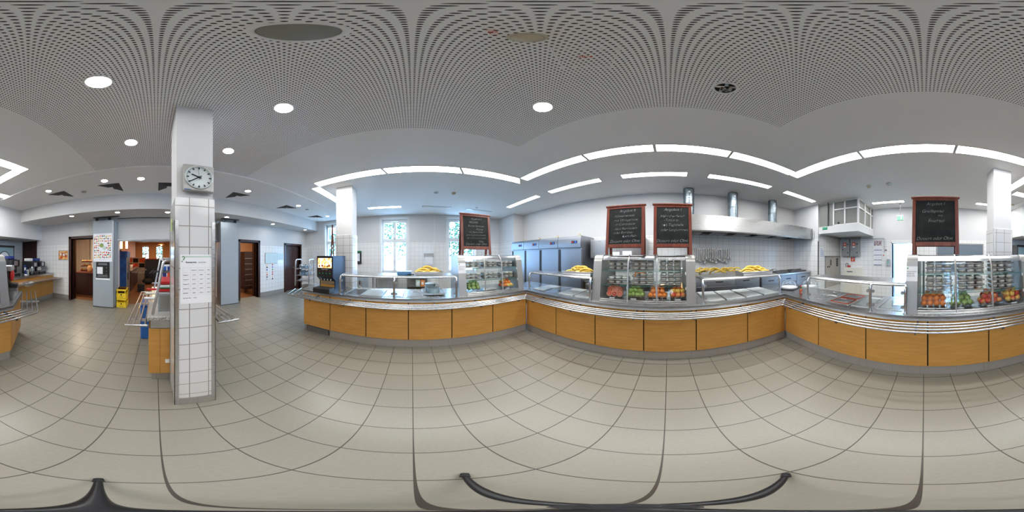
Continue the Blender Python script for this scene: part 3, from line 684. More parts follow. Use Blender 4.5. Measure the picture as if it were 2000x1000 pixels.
# ---------------------------------------------------------------- glass display cases
def side_profile(h, lean, depth, r=.09):
    pts = [(0, 0), (lean*.85, h-r)]
    for k in range(1, 7):
        a = R(180-15*k); pts.append((lean*.85+.012+r+r*math.cos(a), h-r+r*math.sin(a)))
    pts += [(depth, h), (depth, 0)]
    return pts
def case(fr_, s0, w, label, t0=.055, h=.655, depth=.62, lean=.10, paper=None):
    x, y = fr_.xy(s0, t0)
    t = thing('display_case', label, 'display case', (x, y, CTOP), fr_.a, 'refrigerated glass display cases on the counter')
    pw = .125
    prof = side_profile(h, lean, depth)
    for a in (0, w-pw):
        MB().ext([(a, yy, zz) for yy, zz in prof], (pw, 0, 0)).build('side_panel', 'alu', t)
    MB().box(pw, .005, 0, w-pw, depth-.01, .045, .006).box(pw, -.02, 0, w-pw, .02, .022, .004).build('base', 'steel_h', t)
    MB().box(pw, lean*.85+.14, h-.016, w-pw, depth-.05, h-.008).build('top_pane', 'glass', t); MB().box(pw, depth-.06, h-.03, w-pw, depth-.02, h-.006).build('rear_rail', 'alu', t)
    top = [(lean*.85+.03, h-.075), (lean*.85+.035, h-.045), (lean*.85+.06, h-.02), (lean*.85+.11, h-.008), (lean*.85+.15, h-.006), (lean*.85+.15, h-.02), (lean*.85+.11, h-.02), (lean*.85+.07, h-.035), (lean*.85+.045, h-.075)]
    MB().ext([(pw, a, b) for a, b in top], (w-2*pw, 0, 0)).build('top_canopy', 'chrome', t)
    MB().box(pw, depth-.03, .045, w-pw, depth-.022, h-.02).build('back_pane', 'glass', t)
    iw = w-2*pw; bay = iw/3
    for z in (.225, .425):
        yb = lean*.85*z/h+.03
        MB().box(pw, yb, z, w-pw, depth-.05, z+.006).build('shelf', 'glassgreen', t)
        MB().box(pw, yb-.003, z, w-pw, yb, z+.006).build('shelf_edge', 'glassedge', t)
    for k in (1, 2):
        MB().tube(fillet([(pw+bay*k, .012, .02), (pw+bay*k, lean*.80, h-.09), (pw+bay*k, lean*.85+.09, h-.004)], .08, 5), .0115, 8).build('front_post', 'alu', t)
    for k in range(3):
        a = pw+bay*k+.008; b = a+bay-.016; q = lambda z: .006+lean*.80*z/(h-.09)
        MB().ext([(a, q(.03), .03), (a, q(.03)+.004, .03), (a, q(h-.085)+.004, h-.085), (a, q(h-.085), h-.085)], (b-a, 0, 0)).build('front_pane', 'glass', t)
        for z in (.19, .39): MB().box(b-.006, q(z)-.004, z, b+.006, q(z)+.003, z+.035).build('clip', 'white', t)
    for px_ in (pw+bay*1.5, ):
        [MB().box(q, depth-.06, .045, q+.03, depth-.03, h-.02).build('back_post', 'alu', t) for q in (pw+.02, w-pw-.05)]
    if paper:
        ph = .165
        ang = math.atan(lean*.85/(h-.09)); z0 = .36
        o = MB().box(0, -.0015, 0, pw+.002, 0, ph).build('notice', 'paper', t, (-.001, lean*.85*z0/(h-.09)-.001, z0), (-ang, 0, 0))
        MB().lathe([(.002, 0), (.008, .001), (.008, .003), (.002, .004)], n=10).build('logo', 'green', o, (.018, -.003, ph-.02), (R(90), 0, 0))
        for i, tx in enumerate(paper): text_mesh(tx, .0155, 'ink', o, 'lettering', (.008, -.002, ph-.062-i*.024))
    return t, pw, bay
CL = case(FL, 2.62, 1.24, 'glass display case at the window-side counter with the vegan chalkboard on top', paper=['Unsere Desserts', 'enthalten das', 'Allergen Milch'])
CM = case(FM, 1.29, 1.41, 'glass display case in the middle counter with two chalkboards on top')
CR = case(FR_, 1.86, 1.50, 'glass display case near the bright doorway with the semolina chalkboard on top', t0=.03, paper=['Unsere Desserts', 'enthalten das', 'Allergen Milch'])
CASES = {'L': (FL, 2.62, .055, 1.24), 'M': (FM, 1.29, .055, 1.41), 'R': (FR_, 1.86, .03, 1.50)}
# ---------------------------------------------------------------- chalkboards
def board(fr_, s0, t0, w, lines, label, tz=CTOP+.655, h=.745, text_sz=.052):
    x, y = fr_.xy(s0, t0)
    t = thing('chalkboard_sign', label, 'chalkboard', (x, y, tz), fr_.a, 'A-frame chalkboards standing on the display cases')
    lean = R(6.5); st = .042
    def fr2(nm, front):
        mb = MB().box(0, 0, 0, st, .022, h-.02, .004).box(w-st, 0, 0, w, .022, h-.02, .004).box(st, .002, .10, w-st, .020, .15, .004).box(st, .002, h-.06, w-st, .02, h-.02, .004)
        if front: mb.box(-.018, -.008, h-.025, w+.018, .036, h, .006)
        return mb
    a = fr2('f', True).build('front_frame', 'mahogany', t, (0, 0, 0), (-lean, 0, 0))
    MB().box(st-.004, .008, .145, w-st+.004, .014, h-.055).build('slate', 'chalkboard', a)
    bk = fr2('b', False).build('back_frame', 'mahogany', t, (0, .19, 0), (lean*1.0, 0, 0))
    MB().box(st-.004, .008, .145, w-st+.004, .014, h-.055).build('slate', 'chalkboard', bk)
    for q in (.10, w-.10): MB().box(q-.02, .082, h-.028, q+.02, .125, h-.022).build('hinge', 'alu', t)
    for (tx, px_, pz, sz) in lines:
        text_mesh(tx, sz*1.05, 'chalk', a, 'chalk_writing', (px_*w, .0072, pz*h), (R(90), R(-1), 0), 'CENTER', .28, .96, bold=-.0017)
    return t
board(FL, 2.70, .20, .545, [('Angebot I', .52, .845, .05), ('VEGAN', .42, .755, .05), ('Bunte Gemüse-', .52, .67, .048), ('Pfanne', .62, .59, .048), ('mit Kartoffeln', .5, .52, .046), ('und Cashewkernen', .5, .45, .046), ('dazu Couscous und', .5, .38, .044), ('Salat', .66, .30, .048), ('Dessert oder Obst', .5, .235, .05)], 'A-frame chalkboard with the vegan menu, nearest the windows')
board(FM, 1.46, .15, .555, [('Angebot II', .55, .845, .055), ('Schweinesteak', .48, .745, .05), ('mit Wokgemüse', .52, .655, .05), ('in Currysauce', .5, .575, .05), ('dazu Reisnudeln', .52, .485, .05), ('oder Bombay-', .46, .405, .05), ('Kartoffeln', .62, .335, .05), ('Dessert oder Obst', .5, .235, .055)], 'A-frame chalkboard offering pork steak with wok vegetables')
board(FM, 2.14, .15, .525, [('Angebot I', .5, .845, .06), ('Hähnchenfleisch', .5, .715, .052), ('-Toscana-', .46, .635, .052), ('mit Tagliatelle', .5, .54, .052), ('oder Langkornreis', .54, .445, .05), ('Dessert oder Obst', .48, .235, .055)], 'A-frame chalkboard offering chicken Toscana, beside the cooker hood')
board(FR_, 1.905, .21, .555, [('Angebot I', .5, .835, .055), ('Grießspeise', .44, .70, .055), ('mit', .60, .625, .045), ('Früchten', .52, .53, .055), ('Dessert oder Obst', .48, .235, .055)], 'A-frame chalkboard offering semolina with fruit, by the bright doorway')
# ================================================================ FOOD AND THINGS ON THE COUNTERS
def at(fr_, s, t, z=CTOP): return fr_.p(s, t, z)
# -- food pans in the worktop
def pan(fr_, s0, t0, w, d, lid, label, group, rimm='steel'):
    x, y = fr_.xy(s0, t0)
    t = thing('food_pan', label, 'food pan', (x, y, CTOP), fr_.a, group)
    rim = MB()
    for a in ((0, 0, w, .018), (0, d-.018, w, d), (0, .018, .018, d-.018), (w-.018, .018, w, d-.018)): rim.box(a[0], a[1], 0, a[2], a[3], .007, .002)
    rim.build('rim', rimm, t)
    if lid == 'white':
        MB().box(.006, .006, .007, w-.006, d-.006, .017, .005).build('lid', 'whitelid', t)
    elif lid == 'open':
        b_ = MB()
        b_.box(.018, .018, .0005, w-.018, d-.018, .0015)
        b_.build('well_floor', 'darksteel', t)
    elif lid == 'steel':
        m_ = MB().box(.022, .022, .002, w-.022, d-.022, .012, .005)
        o = m_.build('lid', 'chrome', t)
        MB().box(.05, .05, .012, w-.05, d-.05, .016, .004).build('lid_centre', 'steel', o)
        MB().tube(fillet([(w/2-.045, d/2, .014), (w/2-.045, d/2, .036), (w/2+.045, d/2, .036), (w/2+.045, d/2, .014)], .012, 4), .005, 8).build('handle', 'chrome', o)
    elif lid == 'glass':
        MB().box(.022, .022, .001, w-.022, d-.022, .005).build('tray_floor', 'whitelid', t)
        MB().box(.014, .014, .007, w-.014, d-.014, .012, .002).build('glass_lid', 'glass', t)
        MB().box(.03, .03, .0122, w-.03, .034, .0132).box(.03, d-.034, .0122, w-.03, d-.03, .0132).box(.03, .034, .0122, .034, d-.034, .0132).box(w-.034, .034, .0122, w-.03, d-.034, .0132).build('seal', 'darksteel', t)
    return t
M['whitelid'] = mat('milky_white_lid', (.80, .85, .84), .25, coat=.2)
GW = 'food wells with lids in the window-side counter'
pan(FL, .80, .06, .30, .50, 'open', 'open dark food well beside the juice dispenser', GW)
pan(FL, 1.13, .06, .31, .50, 'white', 'white lidded food well next to the open one', GW)
pan(FL, 1.46, .06, .32, .50, 'steel', 'steel lidded food pan behind the middle guard post', GW)
pan(FL, 1.80, .06, .32, .50, 'steel', 'steel lidded food pan beside the glass dishes on their tray', GW)
GM = 'food wells with milky white lids in the middle counter'
for s, lid, w in ((.03, 'white', 'nearest the fridge corner'), (.345, 'dark', 'between two white lids by the fridges'), (.655, 'white', 'third from the fridge corner'), (.965, 'white', 'partly behind the guard post below the bananas')):
    if lid == 'dark':
        t = pan(FM, s, .11, .29, .52, 'x', 'food pan with a shiny dark steel lid, ' + w, GM)
        o = MB().box(.02, .02, .001, .27, .50, .008, .003).build('lid', 'chrome', t)
        MB().lathe([(0, .02), (.022, .018), (.026, .012), (.012, .008), (.012, .0)], (.145, .26, .008), 16).build('knob', 'chrome', o)
    else: pan(FM, s, .11, .29, .52, 'white', 'milky white lidded food pan ' + w, GM)
for s, w in ((2.83, 'at the post beside the display case'), (3.145, 'second from the display case'), (3.46, 'third from the display case'), (3.775, 'nearest the corner with the sauce bottle')):
    pan(FM, s, .10, .295, .60, 'white', 'milky white lidded food pan below the hood, ' + w, GM)
GR = 'food pans in the far counter'
for k in range(2):
    pan(FR_, .50, .10+.27*k, .29, .26, 'steel', 'half size steel lidded pan near the sauce bottle, %s row' % ('front' if k == 0 else 'back'), GR)
for k in range(2):
    t = pan(FR_, .83, .10+.27*k, .31, .26, 'steel', 'steel lidded pan with a red seal, %s row' % ('front' if k == 0 else 'back'), GR)
    MB().box(.012, .012, .006, .298, .022, .016, .003).box(.012, .238, .006, .298, .248, .016, .003).box(.012, .022, .006, .022, .238, .016, .003).box(.288, .022, .006, .298, .238, .016, .003).build('red_seal', 'redsign', t)
pan(FR_, 1.17, .10, .28, .53, 'glass', 'flat glass covered tray left of the double guard post in the far counter', GR)
pan(FR_, 1.50, .10, .31, .53, 'glass', 'flat glass covered tray next to the semolina case', GR)
# -- trays, dishes, boxes near the windows
x, y, z = at(FL, 2.06, .17)
t = thing('serving_tray', 'steel tray tilted on the food wells with glass dishes on it', 'tray', (x, y, CTOP+.012), FL.a)
MB().box(0, 0, 0, .36, .42, .008, .003).build('tray_floor', 'steel', t)
r_ = MB()
for a in ((0, 0, .36, .01), (0, .41, .36, .42), (0, .01, .01, .41), (.35, .01, .36, .41)): r_.box(*a[:2], .006, a[2], a[3], .03)
r_.build('tray_rim', 'chrome', t)
M['dish'] = mat('frosted_dish', (.50, .66, .72), .22, coat=.3)
def dish(x, y, z, r, n, label):
    for k in range(n):
        nk = 'one two three four five six seven eight nine'.split()[k]
        one('glass_dish', MB().lathe([(0, 0), (r*.86, 0), (r*.9, .004), (r, .022), (r*.965, .022), (r*.86, .009), (0, .007)], n=26), 'dish', label.replace(' round', '').replace(' on the steel tray', '') + ', %s from the bottom' % nk, 'glass dish', (x, y, z+k*.0135), 0, 'stacked glass dishes')
x, y, z = at(FL, 2.25, .32, CTOP+.02); dish(x, y, z, .105, 6, 'frosted round glass dish in the front stack on the steel tray')
x, y, z = at(FL, 2.21, .50, CTOP+.02); dish(x, y, z, .095, 9, 'frosted round glass dish in the rear stack on the steel tray')
one('lid_dome', MB().lathe([(.098, 0), (.10, .01), (.085, .045), (.05, .062), (0, .068)], n=26), 'film', 'clear dome lid upside on the front stack of glass dishes', 'lid', (*at(FL, 2.25, .32)[:2], CTOP+.02+.098))
# juice dispenser
t = thing('juice_dispenser', 'tall black juice dispenser with a lit fruit picture and a drip tray', 'juice dispenser', (-2.45, -1.62, CTOP), R(88.7))
prof = [(.0, .27), (.09, .20), (.09, .06), (.02, .02), (.02, 0), (.50, 0), (.50, .64), (0, .64)]
MB().ext([(0, a, b) for a, b in prof], (.33, 0, 0)).build('body', 'navy', t)
MB().box(.004, -.004, .27, .326, .0, .636, .003).build('front_panel', 'black', t)
for i, (yy, zz) in enumerate(((.0, .265), (.086, .20))): pass
M['juiceart'] = mat('juice_picture', (.9, .6, .2), .4)
nt = M['juiceart'].node_tree; b_ = bs(M['juiceart'])
tc = nt.nodes.new('ShaderNodeTexCoord'); vo = nt.nodes.new('ShaderNodeTexNoise'); vo.inputs['Scale'].default_value = 16
cr = nt.nodes.new('ShaderNodeValToRGB')
for p_, c_ in ((0, (1, .85, .5, 1)), (.42, (1, .93, .7, 1)), (.52, (1, .55, .12, 1)), (.6, (.9, .12, .04, 1)), (.68, (1, .8, .25, 1)), (1, (1, .95, .8, 1))):
    e = cr.color_ramp.elements.new(p_) if 0 < p_ < 1 else cr.color_ramp.elements[0 if p_ == 0 else -1]; e.color = c_
nt.links.new(tc.outputs['Object'], vo.inputs[0]); nt.links.new(vo.outputs[0], cr.inputs[0])
nt.links.new(cr.outputs[0], b_.inputs['Base Color']); nt.links.new(cr.outputs[0], b_.inputs['Emission Color']); b_.inputs['Emission Strength'].default_value = 1.1
MB().box(.025, -.0065, .43, .305, -.003, .60, .001).build('lit_picture', 'juiceart', t)
for i, (cx, cz, rr, m_) in enumerate(((.12, .465, .022, 'rapple'), (.17, .455, .018, 'yapple'), (.06, .46, .02, 'orange'), (.22, .455, .02, 'gapple'), (.26, .47, .024, 'orange'))):
    MB().lathe([(0, .001), (rr, 0)], n=16).build('fruit_print', m_, t, (cx, -.0075, cz), (R(90), 0, 0))
text_mesh('Vitamin Center', .022, 'paper', t, 'lettering', (.165, -.005, .40), align='CENTER')
for k in range(4):
    MB().cyl((.06+.07*k, -.005, .375), (.06+.07*k, -.009, .375), .007, n=10).build('red_button', 'red', t)
    MB().cyl((.06+.07*k, -.005, .335), (.06+.07*k, -.009, .335), .007, n=10).build('green_button', mat('green_button', (.02, .4, .12), .4, emit=(0, .6, .2), es=.3) if k == 0 else bpy.data.materials['green_button'], t)
    MB().cyl((.065+.065*k, .045, .23), (.065+.065*k, .045, .205), .011, .008, n=12).build('nozzle', 'cream', t)
MB().box(.02, .088, .13, .31, .092, .19).build('splash_plate', 'chrome', t)
MB().box(.02, .088, .08, .31, .092, .125).build('wood_strip', 'beech', t)
MB().box(.0, -.13, .0, .33, .06, .085, .012).build('drip_tray', 'black', t)
MB().box(.015, -.115, .083, .315, .05, .088).build('drip_grid', 'blackmatte', t)
MB().cyl((.331, .03, .44), (.336, .03, .44), .008, n=10).build('lock', 'chrome', t)
one('cable', MB().tube(fillet([(-2.96, -1.30, CTOP+.05), (-2.95, -1.15, CTOP+.02), (-2.85, -1.0, CTOP+.005), (-3.02, -.95, CTOP+.005), (-3.1, -1.05, CTOP+.03)], .08, 6), .005, 8), 'cream', 'pale cable lying on the worktop behind the juice dispenser', 'cable')
# glass rack behind it
t = thing('cup_rack', 'steel tube rack for glasses at the end of the window-side counter', 'rack', (-2.72, -2.00, CTOP), R(200))
for q in (0, .30): MB().tube(fillet([(0, q, 0), (.02, q, .56), (.42, q, .56), (.44, q, 0)], .08, 6), .014, 10).build('frame_tube', 'steel', t)
for z_ in (.10, .22, .36): 
    MB().box(.01, 0, z_, .43, .30, z_+.006).build('shelf', 'steel_h', t)
    MB().tube([(.01, -.012, z_+.05), (.43, -.012, z_+.05)], .005, 6).build('rail', 'chrome', t)
cupm = glass('drinking_glass', (.82, .90, .94), .25, .05); M['drink'] = cupm
pr = None
for row, z_ in enumerate((.228, .368)):
    for i in range(4):
        for j in range(2):
            a = R(200); lx, ly = .07+.09*i, .08+.12*j
            loc = (-2.72+lx*math.cos(a)-ly*math.sin(a), -2.00+lx*math.sin(a)+ly*math.cos(a), CTOP+z_)
            lab = 'upturned drinking glass, %s shelf of the steel rack, %s row, number %s' % ('middle' if row == 0 else 'top', 'inner' if j else 'outer', ('one', 'two', 'three', 'four')[i])
            if pr is None: pr = one('drinking_glass', MB().lathe([(.034, 0), (.030, .09), (.0, .09), (0, .086), (.027, .086), (.031, 0)], n=14), 'drink', lab, 'glass', loc, 0, 'upturned glasses in the steel rack')
            else: dup(pr, loc, label=lab)
# bananas
def banana_mesh(L=.20, bend=1.25, r=.0185):
    pts = []; rs = []; N = 12; Rb = L/bend
    for i in range(N+1):
        k = i/N; a = (k-.5)*bend
        pts.append((Rb*math.sin(a), 0, Rb*math.cos(a)-Rb*math.cos(bend/2)))
        rs.append(r*(.30+.70*math.sin(math.pi*min(1, .12+k*.80))**.6) if k < .93 else r*.30)
    return pts, rs
bp_, br_ = banana_mesh()
def banana(loc, rot, label, group, src=[None]):
    if src[0] is None:
        o = MB().tube(bp_, .01, 6, rs=br_); o.sm = [False]*len(o.sm); o = o.build('banana', 'banana'); tag(o, label, 'banana', group)
        e = Vector(bp_[-1]); d = (e-Vector(bp_[-2])).normalized()
        MB().tube([e-d*.004, e+d*.022], .005, 6, rs=[.0055, .0045]).build('stem', 'bananatip', o)
        s_ = Vector(bp_[0]); MB().tube([s_, s_+(s_-Vector(bp_[1])).normalized()*.004], .004, 6).build('tip', 'bananatip', o)
        o.location = loc; o.rotation_euler = rot; src[0] = o; return o
    return dup(src[0], loc, rot=rot, label=label, group=group)
def banana_tray(fr_, s, t_, w, d, z, label, n1, what, group):
    x, y = fr_.xy(s, t_)
    t = thing('banana_tray', label, 'tray', (x, y, z), fr_.a)
    m_ = MB().box(.012, .012, 0, w-.012, d-.012, .004)
    for a, b in (((0, 0), (w, 0)), ((w, 0), (w, d)), ((w, d), (0, d)), ((0, d), (0, 0))):
        ia = (min(max(a[0], .012), w-.012), min(max(a[1], .012), d-.012)); ib = (min(max(b[0], .012), w-.012), min(max(b[1], .012), d-.012))
        m_.add([(ia[0], ia[1], 0), (ib[0], ib[1], 0), (b[0], b[1], .05), (a[0], a[1], .05)], [(0, 1, 2, 3)])
    m_.tube([(0, 0, .05), (w, 0, .05), (w, d, .05), (0, d, .05)], .005, 6, closed=True)
    m_.build('pan', 'steel', t)
    rnd = random.Random(int(s*100)+3)
    k = 0
    for layer, (nn, zz, sc_) in enumerate(((n1, .028, .80), (n1-2, .062, .62), (max(2, n1-4), .095, .36))):
        for i in range(nn):
            cx = w/2 + (((i % max(1, nn//2))+.5)/max(1, nn//2)-.5)*w*sc_; cy = d/2 + (-.25 if i < nn/2 else .25)*d*sc_
            X, Y = fr_.xy(s+cx, t_+cy)
            bunch = 1 if cx > w/2 else -1
            banana((X, Y, z+zz), (R(rnd.uniform(-35, 10)), R(rnd.uniform(-14, 14)), fr_.a+R(bunch*rnd.uniform(-14, 38)+180*(i % 2))), 'banana in the %s, %s layer, %s row, %s along' % (what, ('bottom', 'middle', 'top')[layer], 'front' if i < nn/2 else 'rear', ('one', 'two', 'three', 'four', 'five', 'six')[int(i % max(1, nn//2))]), group); k += 1
banana_tray(FL, 1.93, .10, .44, .28, 1.203, 'steel tray of bananas on the guard shelf at the window-side counter', 6, 'pile near the towel roll', 'bananas on the window-side tray')
banana_tray(FM, .72, .13, .52, .30, 1.203, 'steel tray of bananas on the guard shelf before the fridges', 8, 'pile before the fridges', 'bananas on the fridge-side tray')
banana_tray(FM, 3.42, .13, .56, .30, 1.203, 'deep steel tray of bananas on the guard shelf below the hood', 8, 'pile below the hood', 'bananas on the hood-side tray')
# blue box and tongs on the window-side shelf
t = thing('plastic_box', 'blue translucent plastic box on the window-side guard shelf', 'box', (*FL.xy(1.66, .16), 1.203), FL.a)
MB().box(0, 0, 0, .22, .16, .045, .006).build('body', mat('blue_translucent', (.12, .32, .62), .3), t); MB().box(-.006, -.006, .045, .226, .166, .056, .004).build('lid', mat('pale_blue_lid', (.45, .62, .82), .3), t)
t = thing('tongs', 'dark serving tongs beside the blue box on the guard shelf', 'tongs', (*FL.xy(1.93, .14), 1.203), FL.a)
for dy in (0, .03):
    MB().tube([(0, dy, .008), (-.06, .015+dy*.3, .012), (-.10, .015, .01)], .006, 6).build('arm', 'blackmatte', t)
# display case contents
def local(case_, lx, ly, lz):
    fr_, s0, t0, w = CASES[case_]; x, y = fr_.xy(s0+lx, t0+ly); return (x, y, CTOP+lz)
tray_src = {}
def stack(case_, lx, lz, n, w, what, ly=.13, cups=3, pitch=.058):
    fr_ = CASES[case_][0]
    for k in range(n):
        loc = local(case_, lx, ly, lz+k*pitch)
        lab = 'steel tray of dessert cups, %s in the stack, %s' % (('bottom', 'second', 'top')[k], what.replace('on the ', '').replace('of the ', ''))
        key = ('t', w)
        if key not in tray_src:
            m_ = MB().box(0, 0, 0, w, .22, .004)
            m_.tube(fillet([(0, 0, .012), (w, 0, .012), (w, .22, .012), (0, .22, .012), (0, .0, .012)], .02, 3), .004, 6)
            m_.add([(0, 0, .012), (w, 0, .012), (w, .004, .0), (0, .004, 0)], [(0, 1, 2, 3)])
            tray_src[key] = one('dessert_tray', m_, 'chrome', lab, 'tray', loc, fr_.a, 'dessert trays in the display cases')
        else: dup(tray_src[key], loc, rz=fr_.a, label=lab)
        for i in range(cups):
            for j in range(2):
                cl = local(case_, lx+w*(i+.5)/cups, ly+.052+.105*j, lz+k*pitch+.004)
                lab2 = 'white dessert cup, %s %s, %s tray, %s' % ('rear' if j else 'front', ('left', 'middle', 'right')[i], ('bottom', 'second', 'top')[k] if n > 2 else ('lower', 'upper')[k], what.replace('on the ', '').replace('of the ', ''))
                if 'c' not in tray_src:
                    tray_src['c'] = one('dessert_cup', MB().lathe([(0, 0), (.030, 0), (.044, .030), (.046, .034), (.040, .044), (.020, .049), (0, .050)], n=16), 'cupwhite', lab2, 'dessert cup', cl, 0, 'dessert cups ' + what)
                else: dup(tray_src['c'], cl, label=lab2, group='dessert cups ' + what)
iwL = (1.24-.25)/3; iwM = (1.41-.25)/3; iwR = (1.50-.25)/3
BAY = ('left', 'centre', 'right')
for k in range(3):
    stack('L', .125+iwL*k+.02, .233, 2, .29, 'on the lower shelf, %s bay of the vegan board case' % BAY[k])
    stack('L', .125+iwL*k+.02, .433, 2, .29, 'on the upper shelf, %s bay of the vegan board case' % BAY[k], ly=.15)
for k in range(3):
    stack('M', .125+iwM*k+(.07, .04, .04)[k], .233, (2, 3, 3)[k], .30, 'on the lower shelf, %s bay of the middle case' % BAY[k])
    stack('M', .125+iwM*k+(.07, .04, .03)[k], .433, 3, .30, 'on the upper shelf, %s bay of the middle case' % BAY[k], ly=.15, pitch=.055)
for k in range(3):
    stack('R', .125+iwR*k+(.085, .04, .02)[k], .233, 3, .31, 'on the lower shelf, %s bay of the semolina case' % BAY[k])
    stack('R', .125+iwR*k+(.085, .04, .02)[k], .433, 3, .31, 'on the upper shelf, %s bay of the semolina case' % BAY[k], ly=.15, pitch=.056)
# orange clip and foil bag seen in the trays
t = thing('price_holder', 'orange price holder on the top tray of the middle case, centre bay', 'price holder', local('M', .125+iwM+.06, .115, .233+.058*2+.05), FM.a)
MB().box(.02, 0, .004, .17, .012, .014, .003).build('strip', 'orange', t); MB().box(.02, 0, -.045, .035, .012, .004, .003).build('foot', 'orange', t)
# fruit
FR_SRC = {}
def fruit(kind, loc, label, group, rot=(0, 0, 0)):
    if kind not in FR_SRC:
        if kind == 'orange': m_ = MB().sphere((0, 0, 0), .036, (1, 1, .95), 14, 10); mm = 'orange'
        elif kind == 'halved_orange':
            m_ = MB().m(0).lathe([(math.sin(R(a))*.04, -math.cos(R(a))*.04) for a in range(0, 91, 15)], n=20).m(1).lathe([(.04, 0), (.036, .001)], n=20).m(2).lathe([(.036, .001), (.0, .001)], n=20); mm = ['orange', 'pith', 'flesh']
            for q in range(9):
                a = q*2*math.pi/9; m_.m(1).box(-.0006, 0, .0015, .0006, .033, .002)
                n_ = 8
                for i in range(len(m_.v)-n_, len(m_.v)):
                    X, Y, Z = m_.v[i]; m_.v[i] = (X*math.cos(a)-Y*math.sin(a), X*math.sin(a)+Y*math.cos(a), Z)
        else:
            r = .037
            m_ = MB().lathe([(0, -.026), (.010, -.031), (.022, -.030), (.033, -.015), (.0375, .004), (.034, .022), (.022, .031), (.010, .030), (0, .024)], n=16); mm = {'green_apple': 'gapple', 'red_apple': 'rapple', 'yellow_apple': 'yapple'}[kind]
        o = one(kind, m_, mm, label, kind.replace('_', ' '), loc, 0, group); FR_SRC[kind] = o
        if 'apple' in kind: MB().cyl((0, 0, .024), (.003, 0, .040), .0014, n=6).build('stalk', 'bark', o)
        o.rotation_euler = rot; return o
    return dup(FR_SRC[kind], loc, rot=rot, label=label, group=group)
def bowl(case_, lx, w, kinds, label, what, d=.24, raised=0., ly=.06, rows=(5, 4, 3), seed=1, clear=True):
    fr_ = CASES[case_][0]; loc = local(case_, lx, ly, .047)
    t = thing('fruit_tray', label, 'tray', loc, fr_.a, 'fruit trays in the bottom of the cases')
    rr = random.Random(seed)
    if raised: MB().box(-.02, -.01, 0, w+.02, d, .008, .003).build('metal_tray', 'chrome', t)
    m_ = MB().box(.01, .01, .009, w-.01, d-.01, .012)
    for a, b in (((0, 0), (w, 0)), ((w, 0), (w, d)), ((w, d), (0, d)), ((0, d), (0, 0))):
        ia = (min(max(a[0], .02), w-.02), min(max(a[1], .02), d-.02)); ib = (min(max(b[0], .02), w-.02), min(max(b[1], .02), d-.02))
        m_.add([(ia[0], ia[1], .010), (ib[0], ib[1], .010), (b[0], b[1], .055), (a[0], a[1], .055)], [(0, 1, 2, 3)])
    m_.build('clear_bowl', 'film', t)
    MB().box(w*.3, -.012, .0, w*.3+.075, -.008, .012).build('label_strip', 'paper', t)
    for lay, nn in enumerate(rows):
        for j in range(2 if lay == 0 else 1 if lay > 1 else 2):
            for i in range(nn):
                cx = w/2+(i-(nn-1)/2)*.0735*min(1, (w-.02)/(.0735*rows[0])); cy = .045+.03*lay+j*.075
                k = kinds[rr.randrange(len(kinds))]
                X = local(case_, lx+cx+rr.uniform(-.004, .004), ly+cy, .047+.052+lay*.052)
                if k == 'halved_orange': fruit(k, (X[0], X[1], X[2]+.0), 'blood orange half with red flesh, %s row %s, number %s' % (('bottom', 'middle', 'top')[lay], 'behind' if j else 'in front', ('one', 'two', 'three', 'four')[i]), 'blood orange halves in the middle case', (R(68+rr.uniform(-10, 10)), R(rr.uniform(-10, 10)), fr_.a+R(rr.uniform(-15, 15))))
                else: fruit(k, X, '%s %s, %s layer, %s row, number %s' % (k.replace('_', ' '), what, ('bottom', 'middle', 'top')[lay], 'rear' if j else 'front', ('one', 'two', 'three', 'four', 'five')[i]), '%ss %s' % (k.replace('_', ' '), what), (R(rr.uniform(-40, 40)), R(rr.uniform(-40, 40)), rr.uniform(0, 6)))
bowl('L', .15, .25, ['green_apple'], 'clear tray of green apples in the left bay of the vegan board case', 'of the vegan case, left bay', rows=(3, 3, 2), seed=2)
bowl('L', .125+iwL*2+.0, .27, ['orange', 'yellow_apple', 'orange', 'red_apple'], 'clear tray of oranges and apples in the right bay of the vegan board case', 'of the vegan case, right bay', rows=(4, 3, 2), seed=5)
t = thing('folded_trays', 'nest of empty chrome trays in the centre bay of the vegan board case', 'tray', local('L', .43, .07, .05), FL.a)
for k in range(3): MB().box(.01*k, .01*k, .012*k, .26+.01*k, .2, .012*k+.004, .002).tube([(.01*k, .01*k, .012*k+.01), (.26+.01*k, .01*k, .012*k+.01)], .005, 6).build('tray', 'chrome', t)
bowl('M', .17, .27, ['halved_orange'], 'clear tray of halved blood oranges in the left bay of the middle case', 'in the middle case', rows=(3, 3, 2), seed=3)
bowl('M', .47, .27, ['green_apple'], 'clear tray of green apples in the centre of the middle case', 'in the centre of the middle case', rows=(4, 3, 2), seed=4)
bowl('M', .77, .27, ['orange'], 'clear tray of oranges on a metal tray in the middle case', 'on the metal tray of the middle case', raised=1, rows=(4, 3, 3), seed=6)
bowl('M', 1.07, .22, ['red_apple', 'red_apple', 'yellow_apple'], 'clear tray of red and yellow apples at the right of the middle case', 'at the right of the middle case', rows=(3, 3, 2), seed=7)
bowl('R', .15, .30, ['orange'], 'clear tray of oranges on a metal tray at the left of the semolina case', 'on the metal tray of the semolina case', raised=1, rows=(4, 4, 3), seed=8)
bowl('R', .47, .29, ['green_apple'], 'clear tray of green apples in the semolina case', 'in the semolina case', rows=(4, 3, 2), seed=9)
bowl('R', .81, .30, ['red_apple', 'red_apple', 'red_apple', 'yellow_apple'], 'dark tray of red apples in the semolina case', 'of the semolina case', rows=(4, 3, 2), seed=10)
bowl('R', 1.14, .23, ['yellow_apple', 'yellow_apple', 'red_apple'], 'clear tray of yellow apples on a metal tray at the right of the semolina case', 'at the semolina case end', raised=1, rows=(3, 3, 2), seed=11)
